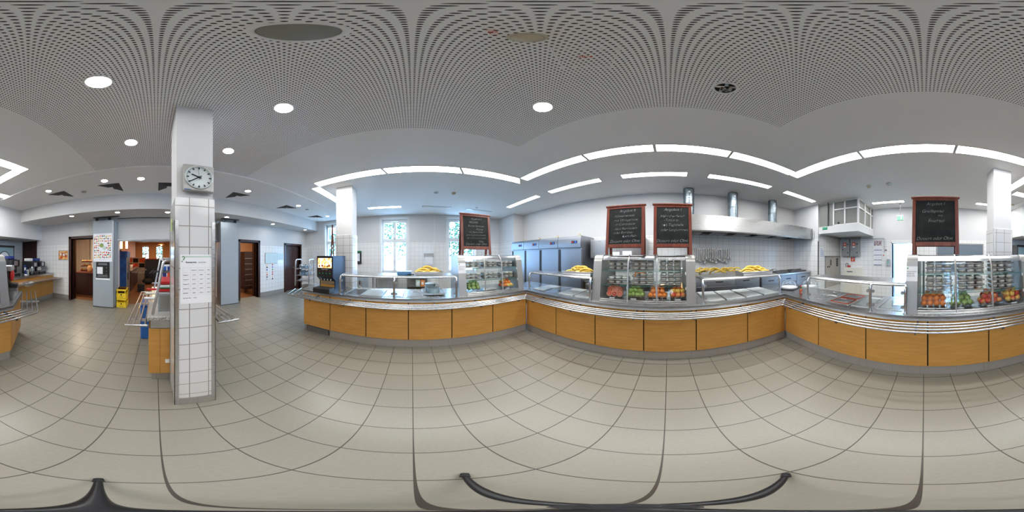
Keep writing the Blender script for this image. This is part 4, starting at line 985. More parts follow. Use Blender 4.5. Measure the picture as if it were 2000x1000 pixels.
# sauce bottle, domes by the corner
t = thing('sauce_bottle', 'small hot sauce bottle with green neck and red cap on the corner of the worktop', 'bottle', (1.94, 1.83, CTOP))
MB().lathe([(0, 0), (.022, 0), (.024, .004), (.024, .075), (.018, .09), (.010, .10), (.009, .115)], n=16).build('bottle', mat('sauce_glass', (.45, .09, .03), .1), t)
MB().lathe([(.0098, .100), (.0115, .102), (.0115, .125), (.009, .128)], n=14).build('neck_label', mat('green_foil', (.0, .22, .05), .4), t)
MB().lathe([(.011, .127), (.011, .148), (0, .150)], n=14).build('cap', 'red', t)
MB().add([(-.001, -.0246, .018), (.018, -.0166, .037), (-.001, -.0246, .056), (-.016, -.019, .037)], [(0, 1, 2, 3)]).build('label', 'paper', t)
for (x, y, w_, z0) in ((2.16, 2.36, 'on a dark board at the counter corner', .03), (2.60, 2.20, 'behind the first one at the counter corner', .012)):
    t = thing('dome_cover', 'clear plastic cake dome ' + w_, 'cake dome', (x, y, CTOP+z0))
    MB().lathe([(.16, 0), (.165, .01), (.15, .07), (.13, .11), (.05, .125), (0, .127)], n=32).build('dome', 'film', t)
    MB().lathe([(.175, 0), (.18, .004), (.165, .012), (.16, .012), (.16, 0)], n=32).build('rim', 'film', t)
    MB().cyl((0, 0, -.012), (0, 0, 0), .17, n=32).build('plate', 'white' if z0 < .02 else 'paper', t)
one('serving_board', MB().box(-.22, -.16, 0, .22, .16, .018, .005), 'black', 'flat black board under the first cake dome', 'board', (2.16, 2.34, CTOP), R(25))
# things at the end by the drinks niche
x, y = 1.80, -1.42
t = thing('sauce_dispenser', 'black squeeze dispenser with a red drum at the end of the counter', 'dispenser', (1.88, -1.50, CTOP), R(-50))
MB().box(-.10, .0, 0, .10, .22, .42, .015).build('body', 'black', t)
MB().sphere((.0, -.03, .36), .075, (.9, .5, 1.25), 18, 12).build('drum', 'red', t)
MB().box(-.055, -.12, .17, .055, .0, .24, .015).build('spout_block', 'black', t)
MB().cyl((0, -.09, .17), (0, -.09, .12), .018, .010, n=12).build('nozzle', 'chrome', t)
MB().box(-.09, -.05, .42, .09, .18, .50, .01).build('steel_top', 'steel', t)
for dx, hh in ((-.15, .60), (-.02, .64)):
    pass
t = thing('cup_shelf', 'bent chrome tube shelf above the black dispenser at the counter end', 'shelf', (1.97, -1.22, CTOP), R(-50))
for q in (0, .13): MB().tube(fillet([(-.02, q+.10, .30), (-.02, q+.10, .62), (.30, q+.10, .62), (.32, q+.10, .02)], .06, 6), .008, 8).build('tube', 'chrome', t)
MB().box(-.02, .09, .50, .30, .24, .506).build('shelf_plate', 'glassgreen', t)
one('paper_cup', MB().lathe([(0, 0), (.026, 0), (.034, .08), (.031, .08), (.024, .003)], n=16), mat('brown_paper_cup', (.55, .33, .18), .6), 'brown paper cup standing on the chrome tube shelf', 'cup', (2.18, -1.24, CTOP+.506))
t = thing('drip_basin', 'angular steel drip basin at the very end of the counter', 'basin', (1.92, -1.66, CTOP), R(-50))
MB().ext([(-.18, .02, 0), (-.18, .25, 0), (-.18, .25, .10), (-.18, .20, .10), (-.18, .16, .02), (-.18, .02, .02)], (.36, 0, 0)).build('basin', 'steel', t)
[MB().box(q, 0, 0, q+.02, .25, .12).build('side', 'steel', t) for q in (-.18, .16)]
one('cutlery_bin', MB().add([(-.14, -.09, .10), (.14, -.09, .10), (.14, .09, .10), (-.14, .09, .10), (-.09, -.05, 0), (.09, -.05, 0), (.09, .05, 0), (-.09, .05, 0)], [(4, 5, 6, 7), (0, 1, 5, 4), (1, 2, 6, 5), (2, 3, 7, 6), (3, 0, 4, 7)]).tube([(-.14, -.09, .10), (.14, -.09, .10), (.14, .09, .10), (-.14, .09, .10)], .006, 6, closed=True), 'chrome', 'empty chrome bin hooked on the rail before the coffee counter', 'bin', (3.0, -3.02, .70), R(-88))
# ================================================================ THE KITCHEN
# tall fridges
def fridge(x0, w, label):
    t = thing('steel_fridge', label, 'fridge', (x0, 3.19, 0), 0, 'tall steel fridges along the kitchen wall')
    MB().box(.004, .03, .12, w-.004, .64, 1.97, .004).build('body', 'fridge_steel', t)
    MB().box(.060, .0, .16, w-.012, .03, 1.66, .006).build('door', 'fridge_steel', t)
    MB().box(.004, -.012, .16, .060, .03, 1.66, .004).build('handle', 'black', t)
    o = MB().ext([(.006, -.045, 1.70), (.006, .03, 1.69), (.006, .03, 1.965), (.006, -.01, 1.965), (.006, -.035, 1.90), (.006, -.05, 1.80)], (w-.012, 0, 0)).build('control_head', 'fridge_steel', t)
    MB().box(w*.62, -.053, 1.79, w*.86, -.040, 1.855, .004).build('display', 'black', o)
    MB().box(w*.64, -.0555, 1.815, w*.70, -.053, 1.832).build('red_led', mat('red_led', (.5, .02, .02), .4, emit=(1, .05, .02), es=.25) if 'red_led' not in bpy.data.materials else bpy.data.materials['red_led'], o)
    MB().box(w*.76, -.0555, 1.80, w*.83, -.053, 1.845).build('blue_display', mat('blue_led', (.02, .08, .4), .4, emit=(.05, .2, 1), es=.12) if 'blue_led' not in bpy.data.materials else bpy.data.materials['blue_led'], o)
    for q in (.08, w-.08): MB().cyl((q, .1, 0), (q, .1, .12), .022).build('foot', 'chrome', t)
    MB().box(w-.14, .05, 1.97, w-.07, .12, 2.0, .004).cyl((w-.10, .08, 2.0), (w-.10, .08, 2.03), .02, n=10).build('valve', 'aged', t)
fx = [-4.52, -3.86, -3.205, -2.535, -1.87]
for k, (a, b) in enumerate(zip(fx, fx[1:])):
    fridge(a, b-a, 'tall stainless steel fridge, ' + ('nearest the window wall', 'second from the windows', 'third from the windows', 'nearest the chalkboards')[k])
# wall cupboard and worktable beside them
t = thing('wall_cupboard', 'grey steel wall cupboard behind the pork steak chalkboard', 'cupboard', (-1.80, 3.49, 1.45))
MB().box(0, 0, 0, 1.33, .34, .44, .004).build('body', 'steel', t)
MB().box(.02, -.012, .02, .66, 0, .42, .003).build('sliding_door', 'steel', t); MB().box(.67, -.006, .02, 1.31, 0, .42, .003).build('sliding_door', 'steel', t)
for k, x_ in enumerate((.52, .80)):
    one('paper_notice', MB().box(0, 0, 0, .21, .002, .15+.02*k), 'paper', 'white paper notice stuck on the steel cupboard, %s' % ('with printed lines' if k == 0 else 'plain, beside the printed one'), 'notice', (-1.80+x_, 3.474, 1.44))
def table(x0, y0, w, d, h, label, m_='fridge_steel', shelf=True, name='work_table', closed=False, rz=0):
    t = thing(name, label, 'work table', (x0, y0, 0), rz)
    MB().box(0, 0, h-.04, w, d, h, .005).build('top', 'steel_h', t)
    if closed:
        MB().box(.01, .04, .12, w-.01, d, h-.04).build('body', m_, t)
        n_ = max(1, round(w/.55))
        for k in range(n_):
            a = .02+(w-.04)*k/n_
            MB().box(a+.004, .015, .14, a+(w-.04)/n_-.004, .04, h-.24, .003).build('door', m_, t)
            o = MB().box(a+.004, .015, h-.23, a+(w-.04)/n_-.004, .04, h-.06, .003).build('drawer', m_, t)
            MB().box(a+.18, .008, h-.16, a+.34, .016, h-.135).build('handle', 'black', o)
    elif shelf:
        MB().box(.02, .02, .25, w-.02, d-.02, .28).build('shelf', 'steel', t)
    for q, r in ((.03, .03), (w-.07, .03), (.03, d-.07), (w-.07, d-.07)): MB().box(q, r, 0, q+.04, r+.04, h-.04 if not closed else .12).build('leg', 'steel', t)
    return t
table(-1.84, 3.24, 1.95, .58, .93, 'steel work table below the wall cupboard behind the middle case', closed=True)
table(.13, 3.10, 1.85, .72, 1.12, 'steel cooking counter under the hood with bananas on its rear shelf', closed=True, name='cooking_counter')
table(2.0, 3.10, 1.72, .72, 1.06, 'steel cooking counter with pull handles at the end of the hood', closed=True, name='cooking_counter')
t = thing('griddle', 'flat black topped griddle at the end of the cooking counter', 'griddle', (2.35, 3.18, 1.06))
MB().box(0, 0, 0, .55, .5, .03, .004).build('plate', 'darksteel', t); MB().box(.62, 0, 0, 1.25, .5, .03, .004).build('plate', 'darksteel', t)
one('cooking_pot', MB().lathe([(0, 0), (.07, 0), (.072, .06), (.064, .06), (.062, .005)], n=20), 'steel', 'small steel pot standing on the griddle', 'pot', (2.62, 3.45, 1.09))
for q in (3.05, 3.4): one('pan_handle', MB().cyl((0, 0, .012), (.16, -.05, .02), .010, n=8), 'black', 'black handle lying on the griddle, %s' % ('beside the pot' if q < 3.2 else 'at its far end'), 'handle', (q, 3.4, 1.09))
# bananas on the rear counter
rnd = random.Random(11)
for i in range(26):
    x_ = .62+.038*i+rnd.uniform(-.02, .02)
    if .80 < x_ < .90: continue
    ly = i % 3
    banana((x_, 3.42+rnd.uniform(-.06, .08), 1.12+.02+.032*(ly if i not in (0, 25) else 0)), (R(rnd.uniform(-30, 20)), R(rnd.uniform(-10, 10)), R(rnd.choice((0, 180))+rnd.uniform(-50, 50))), 'banana on the cooking counter below the ladles, number %s along the pile' % ('one two three four five six seven eight nine ten eleven twelve thirteen fourteen fifteen sixteen seventeen eighteen nineteen twenty twentyone twentytwo twentythree twentyfour twentyfive twentysix'.split()[i]), 'bananas on the cooking counter')
# hood
M['hoodlamp'] = emis('hood_lamp_diffuser', (1.0, .96, .88), 60)
t = thing('cooker_hood', 'long brushed steel cooker hood with slotted underside', 'cooker hood', (.15, 3.05, 0))
hw = 3.58
MB().ext([(0, 0, 2.0), (0, 0, 2.31), (0, .79, 2.31), (0, .79, 2.0), (0, .74, 2.0), (0, .74, 2.25), (0, .10, 2.25), (0, .06, 2.0)], (hw, 0, 0)).build('canopy', 'steel_h', t)
MB().box(0, 0, 2.0, .015, .79, 2.31).build('end_plate', 'steel', t); MB().box(hw-.015, 0, 2.0, hw, .79, 2.31).build('end_plate', 'steel', t)
MB().ext([(.02, .10, 2.03), (.02, .42, 2.20), (.02, .74, 2.03), (.02, .74, 2.04), (.02, .42, 2.21), (.02, .10, 2.04)], (hw-.04, 0, 0)).build('filter_bank', 'darksteel', t)
for k in range(6):
    s_ = MB()
    for q in range(10):
        a = .22+.57*k+.036*q; s_.box(a, .30, 1.994, a+.020, .735, 2.004)
    s_.build('filter_slats', 'steel', t); MB().box(.20+.57*k, .29, 2.004, .58+.57*k, .74, 2.012).build('filter_recess', 'black', t)
MB().box(.0, .06, 1.985, hw, .10, 2.005).build('gutter', 'steel_h', t)
for k in range(3):
    MB().box(.35+1.1*k, .12, 2.075, 1.05+1.1*k, .19, 2.10, .008).build('hood_lamp', 'hoodlamp', t)
MB().box(.2, .70, 2.0, hw-.2, .74, 2.03).build('rear_gutter', 'steel_h', t)
for k, x_ in enumerate((.45, 1.49, 2.64)):
    t = thing('exhaust_duct', 'galvanised round exhaust duct above the hood, %s' % ('partly behind the chicken chalkboard', 'the middle one', 'nearest the glazed box')[k], 'duct', (x_, 3.55, 2.31), 0, 'exhaust ducts above the hood')
    MB().cyl((0, 0, 0), (0, 0, .735), .118, n=32, caps=False).build('pipe', 'galv', t)
    for z_ in (.02, .35, .36, .54, .70): MB().tube([(.119*math.cos(i*math.pi/14), .119*math.sin(i*math.pi/14), z_) for i in range(28)], .004, 6, closed=True).build('seam', 'galv', t)
    for z_ in (.44, .50, .62): MB().box(-.02, -.121, z_, .02, -.116, z_+.03).build('label', 'paper', t)
one('pipe', MB().tube(fillet([(3.70, 3.0, 2.0), (3.70, 3.0, 2.26), (3.70, 3.5, 2.26)], .05), .012, 8), 'steel', 'thin steel pipe bending round the end of the hood', 'pipe')
# ladles
M['ladle'] = mat('ladle_steel', (.62, .63, .64), .25, .7)
t = thing('utensil_rail', 'steel wall rail for hanging ladles under the hood', 'rail', (.62, 3.82, 1.665))
MB().box(0, -.004, -.01, .92, .016, .012).build('bar', 'steel', t)
hk = None
for k in range(20):
    L_ = (.20, .23, .25, .27, .22, .30)[k*7 % 6]; x_ = .64+.046*k
    lab = 'steel %s, number %s along the wall rail from its display case end' % (('ladle', 'deep ladle', 'serving spoon')[k % 3], ('one two three four five six seven eight nine ten eleven twelve thirteen fourteen fifteen sixteen seventeen eighteen nineteen twenty'.split())[k])
    t = thing('ladle', lab, 'ladle', (x_, 3.80, 1.665), 0, 'ladles and spoons on the wall rail')
    MB().box(-.011, -.004, -L_, .011, .0, .004, .001).tube([(0, 0, 0), (0, .012, .012), (0, .018, .004)], .003, 6).build('handle', 'ladle', t)
    if k in (16, 19): MB().tube([(.028*math.cos(i*math.pi/8), 0, -L_-.03+.028*math.sin(i*math.pi/8)) for i in range(16)], .005, 6, closed=True).build('ring_head', 'chrome', t)
    else:
        rr = (.042, .036, .046)[k % 3]
        MB().lathe([(0, -rr*.75), (rr*.5, -rr*.65), (rr*.85, -rr*.35), (rr, 0), (rr*.93, 0), (rr*.78, -rr*.3), (0, -rr*.66)], (0, -.02, 0), 16).build('bowl', 'ladle', t, (0, -.01, -L_-.01), (R(28), 0, 0))
# lift door niche
M['lift'] = mat('lift_enamel', (.48, .46, .41), .4, .2)
t = thing('lift_door', 'grey steel dumbwaiter doors set in the tiled wall under the glazed box', 'lift door', (3.75+.33, 2.85, 0))
MB().box(0, -.02, .5, .03, .0, 1.50).box(.90, -.02, .5, .93, .0, 1.50).box(0, -.02, 1.47, .93, .0, 1.50).build('frame', 'alu', t)
MB().box(.03, -.008, .5, .50, -.001, 1.47).build('door_panel', 'lift', t); MB().box(.52, -.008, .5, .90, -.001, 1.47).build('door_panel', 'lift', t)
MB().box(.30, -.02, 1.20, .34, -.008, 1.38).build('viewing_slot', 'black', t)
for x_ in (.12, .22): MB().box(x_, -.02, 1.14, x_+.05, -.008, 1.18).build('latch', 'black', t)
MB().box(.67, -.012, 1.15, .78, -.002, 1.42).build('control_plate', 'black', t)
for i in range(3): MB().cyl((.725, -.012, 1.21+.07*i), (.725, -.018, 1.21+.07*i), .016, n=12).build('button', 'alu', t)
pn_ = thing('paper_notice', 'paper sheet with blue print on the tiled wall left of the lift doors', 'notice', (3.83, 2.85, 1.46))
MB().box(0, -.003, 0, .20, -.001, .30).build('sheet', 'paper', pn_)
text_mesh('Hygiene', .04, 'blue', pn_, 'heading', (.01, -.004, .24))
for i in range(6): MB().box(.02, -.0045, .03+.033*i, .18, -.0035, .04+.033*i).build('text_line', 'blue', pn_)
# green escape sign on the fascia
t = thing('escape_sign', 'small green emergency exit sign on the white fascia of the glazed box', 'sign', (3.778, 2.72, 2.245), R(-90))
MB().box(0, -.006, 0, .17, 0, .075, .002).build('plate', mat('sign_green', (.0, .30, .13), .4), t)
text_mesh('NOTAUSGANG', .021, 'paper', t, 'lettering', (.008, -.007, .045)); text_mesh('EXIT', .021, 'paper', t, 'lettering', (.008, -.007, .014))
# pipes under the box
one('pipe', MB().tube(fillet([(3.72, 2.80, 2.09), (4.98, 2.78, 2.09), (4.98, 1.24, 2.06), (4.98, 1.24, 1.60)], .04), .017, 8), 'steel', 'steel water pipe running under the glazed box and down the tiled wall', 'pipe')
one('pipe', MB().tube(fillet([(3.72, 2.76, 2.12), (4.94, 2.74, 2.12), (4.94, 2.00, 2.12), (4.94, 2.0, 1.98)], .04), .012, 8), 'steel', 'thin steel pipe above the grey wall cabinets', 'pipe')
def onWR(s, t_, z): return WR.p(s, t_, z)
for k in range(2):
    s_ = .135+.335*k
    t = thing('switch_cabinet', 'grey wall cabinet with a red label, %s' % ('next to the lift doors' if k == 0 else 'the one nearer the calendar'), 'cabinet', onWR(s_, -.16, 1.49), WR.a, 'grey wall cabinets')
    MB().box(0, 0, 0, .31, .16, .56, .006).build('body', 'alu', t)
    MB().box(.012, -.012, .012, .298, 0, .548, .004).build('door', mat('cabinet_grey', (.27, .28, .28), .45, .3) if k == 0 else bpy.data.materials['cabinet_grey'], t)
    MB().box(.08, -.014, .34, .20, -.012, .46).build('red_label', 'redsign', t); MB().box(.115, -.0155, .375, .165, -.014, .425).build('pictogram', 'paper', t); MB().box(.10, -.0145, .29, .18, -.012, .33).build('tag', 'paper', t)
    for z_ in (.12, .40): MB().cyl((.255, -.012, z_), (.255, -.028, z_), .02, n=12).build('lock', 'black', t)
    MB().cyl((.06, -.012, .22), (.06, -.02, .22), .016, n=12).build('lock', 'black', t)
t = thing('fire_sign', 'red fire extinguisher sign on the tiled wall below the grey cabinets', 'sign', onWR(.425, -.006, 1.31), WR.a)
MB().box(0, 0, 0, .15, .005, .15).build('plate', 'redsign', t); MB().box(.055, -.002, .03, .085, 0, .10).tube([(.07, -.001, .10), (.07, -.001, .125), (.11, -.001, .12), (.12, -.001, .08)], .006, 6).build('pictogram', 'paper', t)
t = thing('convector_heater', 'cream metal cabinet heater standing against the tiled wall', 'heater', onWR(.25, -.22, 0), WR.a)
MB().box(0, 0, .1, .60, .22, 1.12, .01).build('body', 'cream', t); MB().box(.02, -.01, .14, .42, 0, 1.02, .004).build('door', 'cream', t); MB().box(.14, -.014, .97, .34, -.008, 1.0).build('vent', 'darksteel', t); MB().box(0, .02, 0, .6, .2, .1).build('base', 'darksteel', t)
one('cable', MB().tube(fillet([onWR(.30, -.12, 1.13), onWR(.27, -.10, 1.24), onWR(.36, -.08, 1.25), onWR(.38, -.12, 1.14)], .04), .010, 8), 'black', 'black cable loop on top of the cream heater', 'cable')
one('paper_pad', MB().box(0, 0, 0, .24, .14, .02, .003), 'paper', 'white and red leaflet pad lying on the cream heater', 'paper', onWR(.50, -.20, 1.121), WR.a)
one('glove_roll', MB().cyl((-.05, 0, .03), (.06, .02, .03), .03, n=16), 'red', 'red and grey roll on the cream heater', 'roll', onWR(.38, -.10, 1.121), WR.a)
one('wall_switch', MB().box(0, 0, 0, .05, .03, .17, .005), 'white', 'narrow white wall box above the heater', 'switch', onWR(.72, -.03, 1.22), WR.a)
t = thing('wall_calendar', 'five part wall calendar with a colour picture on top', 'calendar', onWR(1.25, -.012, 1.20), WR.a)
MB().box(0, 0, 0, .27, .008, .79).build('backing', 'paper', t)
MB().box(.005, -.002, .63, .265, 0, .785).build('picture', noisy(mat('calendar_picture', rough=.5), (.05, .07, .20), (.75, .55, .45), (1, 1, 1), 22, 3), t)
for k in range(4):
    MB().box(.0, -.003, .005+.158*k, .27, 0, .022+.158*k).build('blue_bar', mat('dark_blue_print', (.02, .04, .16), .5) if k == 0 else bpy.data.materials['dark_blue_print'], t)
    for q in range(5): MB().box(.02, -.001, .045+.158*k+.018*q, .25, 0, .047+.158*k+.018*q).build('date_line', 'greyline', t)
t = thing('soap_dispenser', 'grey and white wall soap dispenser beside the bright doorway', 'dispenser', onWR(1.69, -.10, 1.20), WR.a)
MB().box(0, 0, 0, .085, .10, .20, .008).build('body', 'alu', t); MB().box(.015, -.004, .04, .07, 0, .15).build('window', mat('soap_green', (.25, .45, .38), .3), t); MB().cyl((.042, .04, .20), (.042, .04, .27), .028, .02, n=14).build('bottle', 'white', t); MB().box(.03, -.05, .19, .055, .03, .20).build('lever', 'chrome', t)
t = thing('emergency_valve', 'small red valve box on the pipe beside the calendar', 'valve', onWR(1.56, -.05, 1.47), WR.a)
MB().box(0, 0, 0, .05, .05, .10, .006).build('body', 'white', t); MB().box(.01, -.008, .03, .04, 0, .07, .004).build('button', 'red', t)
one('wall_socket', MB().box(0, 0, 0, .09, .015, .03, .003), 'black', 'black label strip on the tiled wall above the soap dispenser', 'label', onWR(1.59, -.016, 1.67), WR.a)
# kitchen tables on the right behind the guard
table(3.05, .35, .62, 1.5, .55, 'low steel work table in the kitchen behind the red-rimmed lids', name='low_table')
one('stock_pot', MB().lathe([(0, 0), (.15, 0), (.152, .22), (.158, .225), (.146, .225), (.144, .01), (0, .01)], n=28), 'steel', 'steel stock pot on the kitchen floor under the lift doors', 'pot', (4.0, 2.30, 0))
t = thing('floor_scale', 'low steel scale with a lit blue display beside the low table', 'scale', (3.35, .0, 0), R(-90))
MB().box(0, 0, 0, .55, .45, .10, .006).build('platform', 'steel', t); MB().cyl((.27, .42, .1), (.27, .42, .62), .018).build('column', 'steel', t); o = MB().box(.15, .38, .60, .40, .44, .68, .006).build('head', 'steel', t); MB().box(.20, .375, .625, .33, .381, .655).build('display', mat('scale_display', (.1, .5, .7), .3, emit=(.2, .8, 1), es=1.2), o)
# beyond the bright doorway
one('waste_bin', MB().box(-.25, -.25, .05, .25, .25, .95, .04).box(-.27, -.27, .93, .27, .27, 1.02, .02), mat('bin_grey', (.10, .14, .15), .5), 'dark waste bin in the passage beyond the bright doorway', 'bin', (6.2, 1.2, 0))
# window side of the kitchen
def onWL(s, t_, z): return WL.p(s, t_, z)
t = thing('towel_dispenser', 'white paper towel roll in a grey wall holder between the windows', 'dispenser', onWL(5.14, -.13, 1.20), WL.a)
MB().box(0, 0, .26, .34, .13, .40, .012).build('holder', 'alu', t); MB().cyl((.03, .06, .28), (.31, .06, .28), .06, n=20).build('roll', 'paper', t); MB().box(.04, .0, .0, .30, .004, .27).build('hanging_sheet', 'paper', t)
t = thing('wall_display', 'green and black wall device with a white panel beside the tiled pillar', 'wall device', onWL(2.60, -.07, 1.20), WL.a)
MB().box(0, 0, 0, .17, .07, .50, .006).build('body', 'black', t); MB().box(.015, -.004, .10, .12, 0, .40).build('white_panel', 'paper', t); MB().box(.0, -.003, .44, .17, 0, .49).build('green_bar', 'green', t); MB().box(.01, -.02, .03, .15, 0, .07, .004).build('tray', 'darksteel', t)
t = thing('radiator', 'white ribbed radiator on the window wall behind the guard', 'radiator', onWL(5.62, -.12, .30), WL.a)
for k in range(10): MB().box(.055*k, 0, 0, .055*k+.04, .10, .40, .012).build('rib', 'white', t)
MB().box(-.01, .03, .38, .56, .07, .41).build('manifold', 'white', t)
table(-5.88, -1.35, .62, .85, .88, 'steel side table along the window wall beside the storage shelf', rz=0)
t = thing('dish_cabinet', 'low blue-white cabinet with a dark handle behind the tiled pillar', 'cabinet', onWL(2.62, -.62, 0), WL.a)
MB().box(0, 0, .08, .42, .60, .84, .006).build('body', mat('pale_steel', (.50, .60, .68), .3, .5), t); MB().box(.02, -.02, .12, .40, 0, .62, .004).build('door', 'steel', t); MB().box(.30, -.04, .50, .33, -.02, .64, .003).build('handle', 'black', t); MB().box(-.02, -.03, .84, .44, .6, .87, .004).build('top', 'steel', t)
t = thing('storage_shelf', 'grey shelf unit with boxes under the middle window', 'shelf', onWL(4.55, -.45, 0), WL.a)
MB().box(0, 0, 0, .02, .4, .80).box(.66, 0, 0, .68, .4, .80).build('side', 'steel', t)
for z_ in (.12, .44, .78): MB().box(.02, 0, z_, .66, .4, z_+.015).build('board', 'steel', t)
for i, (sx, z_, m_, lab) in enumerate(((.30, .135, 'green', 'green and white carton on the lower shelf under the middle window'), (.46, .135, 'orangebox', 'orange tissue box on the lower shelf under the middle window'), (.46, .455, 'orangebox', 'orange tissue box on the upper shelf under the middle window'), (.30, .455, 'palegreen', 'pale green carton on the upper shelf under the middle window'), (.04, .135, 'partition', 'grey crate on the lower shelf under the middle window'))):
    if m_ == 'orangebox' and 'orangebox' not in M: M['orangebox'] = mat('orange_carton', (.70, .24, .08), .6)
    t = thing('carton', lab, 'carton', onWL(4.55+sx, -.40, z_), WL.a)
    MB().box(0, 0, 0, .14 if i < 4 else .22, .26, .22, .003).build('box', m_, t); MB().box(.03, -.002, .06, .10, 0, .16).build('print', 'paper', t)
# white and blue things beyond the counter corner
one('floor_hose', MB().tube([(-5.7+.12*math.cos(a/4), 2.9+.12*math.sin(a/4), .02+.001*a) for a in range(50)], .012, 6), 'white', 'coiled white hose on the kitchen floor by the window wall', 'hose')
# ================================================================ THE BACK OF THE HALL
def onWB(s, t_, z): return WB.p(s, t_, z)
# folded sliding walls
def folded(name, s0, w, label, n, side, t_front=-.34):
    x, y, _ = onWB(s0, t_front, 0)
    t = thing(name, label, 'folding wall', (x, y, 0), WB.a, 'folded grey sliding walls')
    MB().box(0, 0, .02, w, .055, 2.52, .004).build('wall_panel', 'partition', t)
    for k in range(1, n):
        MB().box(.004 if side > 0 else 0, .06*k, .02, w+(.02*k if side > 0 else 0), .06*k+.052, 2.50, .003).build('wall_panel', 'partition', t)
    xe = w if side > 0 else 0
    for k in range(n):
        MB().box(xe-.006, .06*k-.002, .03, xe+.012 if side > 0 else xe+.006, .06*k+.054, 2.50).build('edge_profile', 'track', t) if side > 0 else MB().box(-.012, .06*k-.002, .03, .006, .06*k+.054, 2.50).build('edge_profile', 'track' if k % 2 else 'darksteel', t)
    MB().box(.0, .005, 0, w, .05, .02).build('bottom_seal', 'black', t)
    for q in (.10, w-.12): MB().box(q-.03, .0, 2.52, q+.05, .06, 2.60).cyl((q, .03, 2.52), (q, .03, 2.62), .012, n=8).build('roller', 'black', t)
    return t
P1 = folded('sliding_wall', -1.78, .60, 'folded grey sliding wall carrying a fruit poster, beside the brown doorway', 5, 1)
P2 = folded('sliding_wall', 1.84, .59, 'plain folded grey sliding wall beside the second brown doorway', 5, -1, t_front=-.30)
struct('trim_11', MB().box(-1.45, -4.66, 2.605, 1.12, -4.62, 2.62).box(1.0, -4.40, 2.605, 1.75, -4.30, 2.62).box(-2.42, -4.42, 2.605, -1.85, -4.32, 2.62), 'darksteel')
# fruit poster
t = thing('fruit_poster', 'white poster covered with many small fruits and vegetables', 'poster', onWB(-1.765, -.345, 1.34), WB.a)
MB().box(0, 0, 0, .555, .003, .80).build('sheet', 'paper', t)
text_mesh('VITAMINE', .035, 'greyline', t, 'lettering', (.2775, -.0005, .755), align='CENTER')
rnd = random.Random(4); cols = ['rapple', 'green', 'orange', 'gapple', 'yapple', 'redsign', 'banana', 'flesh', 'mahogany']
for (cx, cz, rr, m_) in ((.25, .46, .062, 'gapple'), (.335, .385, .055, 'palegreen')):
    MB().lathe([(0, .0025), (rr*.7, .002), (rr, 0)], n=22).build('large_apple_print', m_, t, (cx, -.0005, cz), (R(90), 0, 0))
fp = {}
for i in range(9):
    for j in range(10):
        cx = .045+.058*i+rnd.uniform(-.010, .010); cz = .125+.066*j+rnd.uniform(-.012, .012)
        if .17 < cx < .40 and .32 < cz < .54: continue
        c_ = rnd.choice(cols)
        if c_ not in fp:
            fp[c_] = MB().lathe([(0, .002), (.017, .0015), (.022, 0)], n=10).build('fruit_print', c_, t, (cx, -.0005, cz), (R(90), 0, 0))
        else:
            o = fp[c_].copy(); C.objects.link(o); adopt(o, t); o.location = (cx, -.0005, cz); o.scale = (rnd.uniform(.7, 1.25), rnd.uniform(.7, 1.1), 1)
text_mesh('Obst  Gemüse  Salat', .022, 'greyline', t, 'lettering', (.28, -.0005, .05), align='CENTER')
t = thing('black_notice', 'black framed notice with a white sheet below the fruit poster', 'notice', onWB(-1.68, -.350, .87), WB.a)
MB().box(0, 0, 0, .40, .006, .46).build('board', 'black', t); MB().box(.01, -.002, .125, .19, 0, .325).build('white_sheet', 'paper', t) if False else MB().box(.03, -.002, .12, .20, 0, .32).build('white_sheet', 'paper', t)
text_mesh('BITTE BEACHTEN SIE', .027, 'greyline', t, 'lettering', (.20, -.0005, .405), align='CENTER', bold=.0005); text_mesh('DIE HAUSORDNUNG', .027, 'greyline', t, 'lettering', (.20, -.0005, .375), align='CENTER', bold=.0005)
for k in range(4): MB().box(.03+.01*k, -.001, .035+.018*k, .36-.01*k, 0, .039+.018*k).build('text_line', 'greyline', t)
for z_ in (.30, .20, .12): MB().cyl((.31, 0, z_), (.31, -.002, z_), .009, n=10).build('dot', 'aged', t)
MB().box(-.012, .0, -.045, .41, .004, 0).build('white_strip', 'paper', t)
# food poster beside the coffee machines
t = thing('food_poster', 'small orange and red food poster in a frame beside the brown doorway', 'poster', onWB(-3.20, -.015, 1.37), WB.a)
MB().box(0, 0, 0, .38, .012, .32).build('frame', 'alu', t)
MB().box(.01, -.002, .015, .37, 0, .305).build('picture', noisy(mat('food_picture', rough=.5), (.45, .06, .03), (.85, .50, .12), (1, 1, 1), 9, 4), t)
for (cx, cz, rr, m_) in ((.09, .19, .04, 'white'), (.22, .17, .04, 'paper'), (.30, .10, .04, 'rapple'), (.13, .08, .045, 'redsign'), (.22, .06, .03, 'pith'), (.31, .20, .03, 'cream')):
    MB().lathe([(0, .002), (rr, 0)], n=14).build('food_print', m_, t, (cx, -.0025, cz), (R(90), 0, 0))
text_mesh('Heiß & lecker', .042, 'paper', t, 'lettering', (.03, -.003, .255))
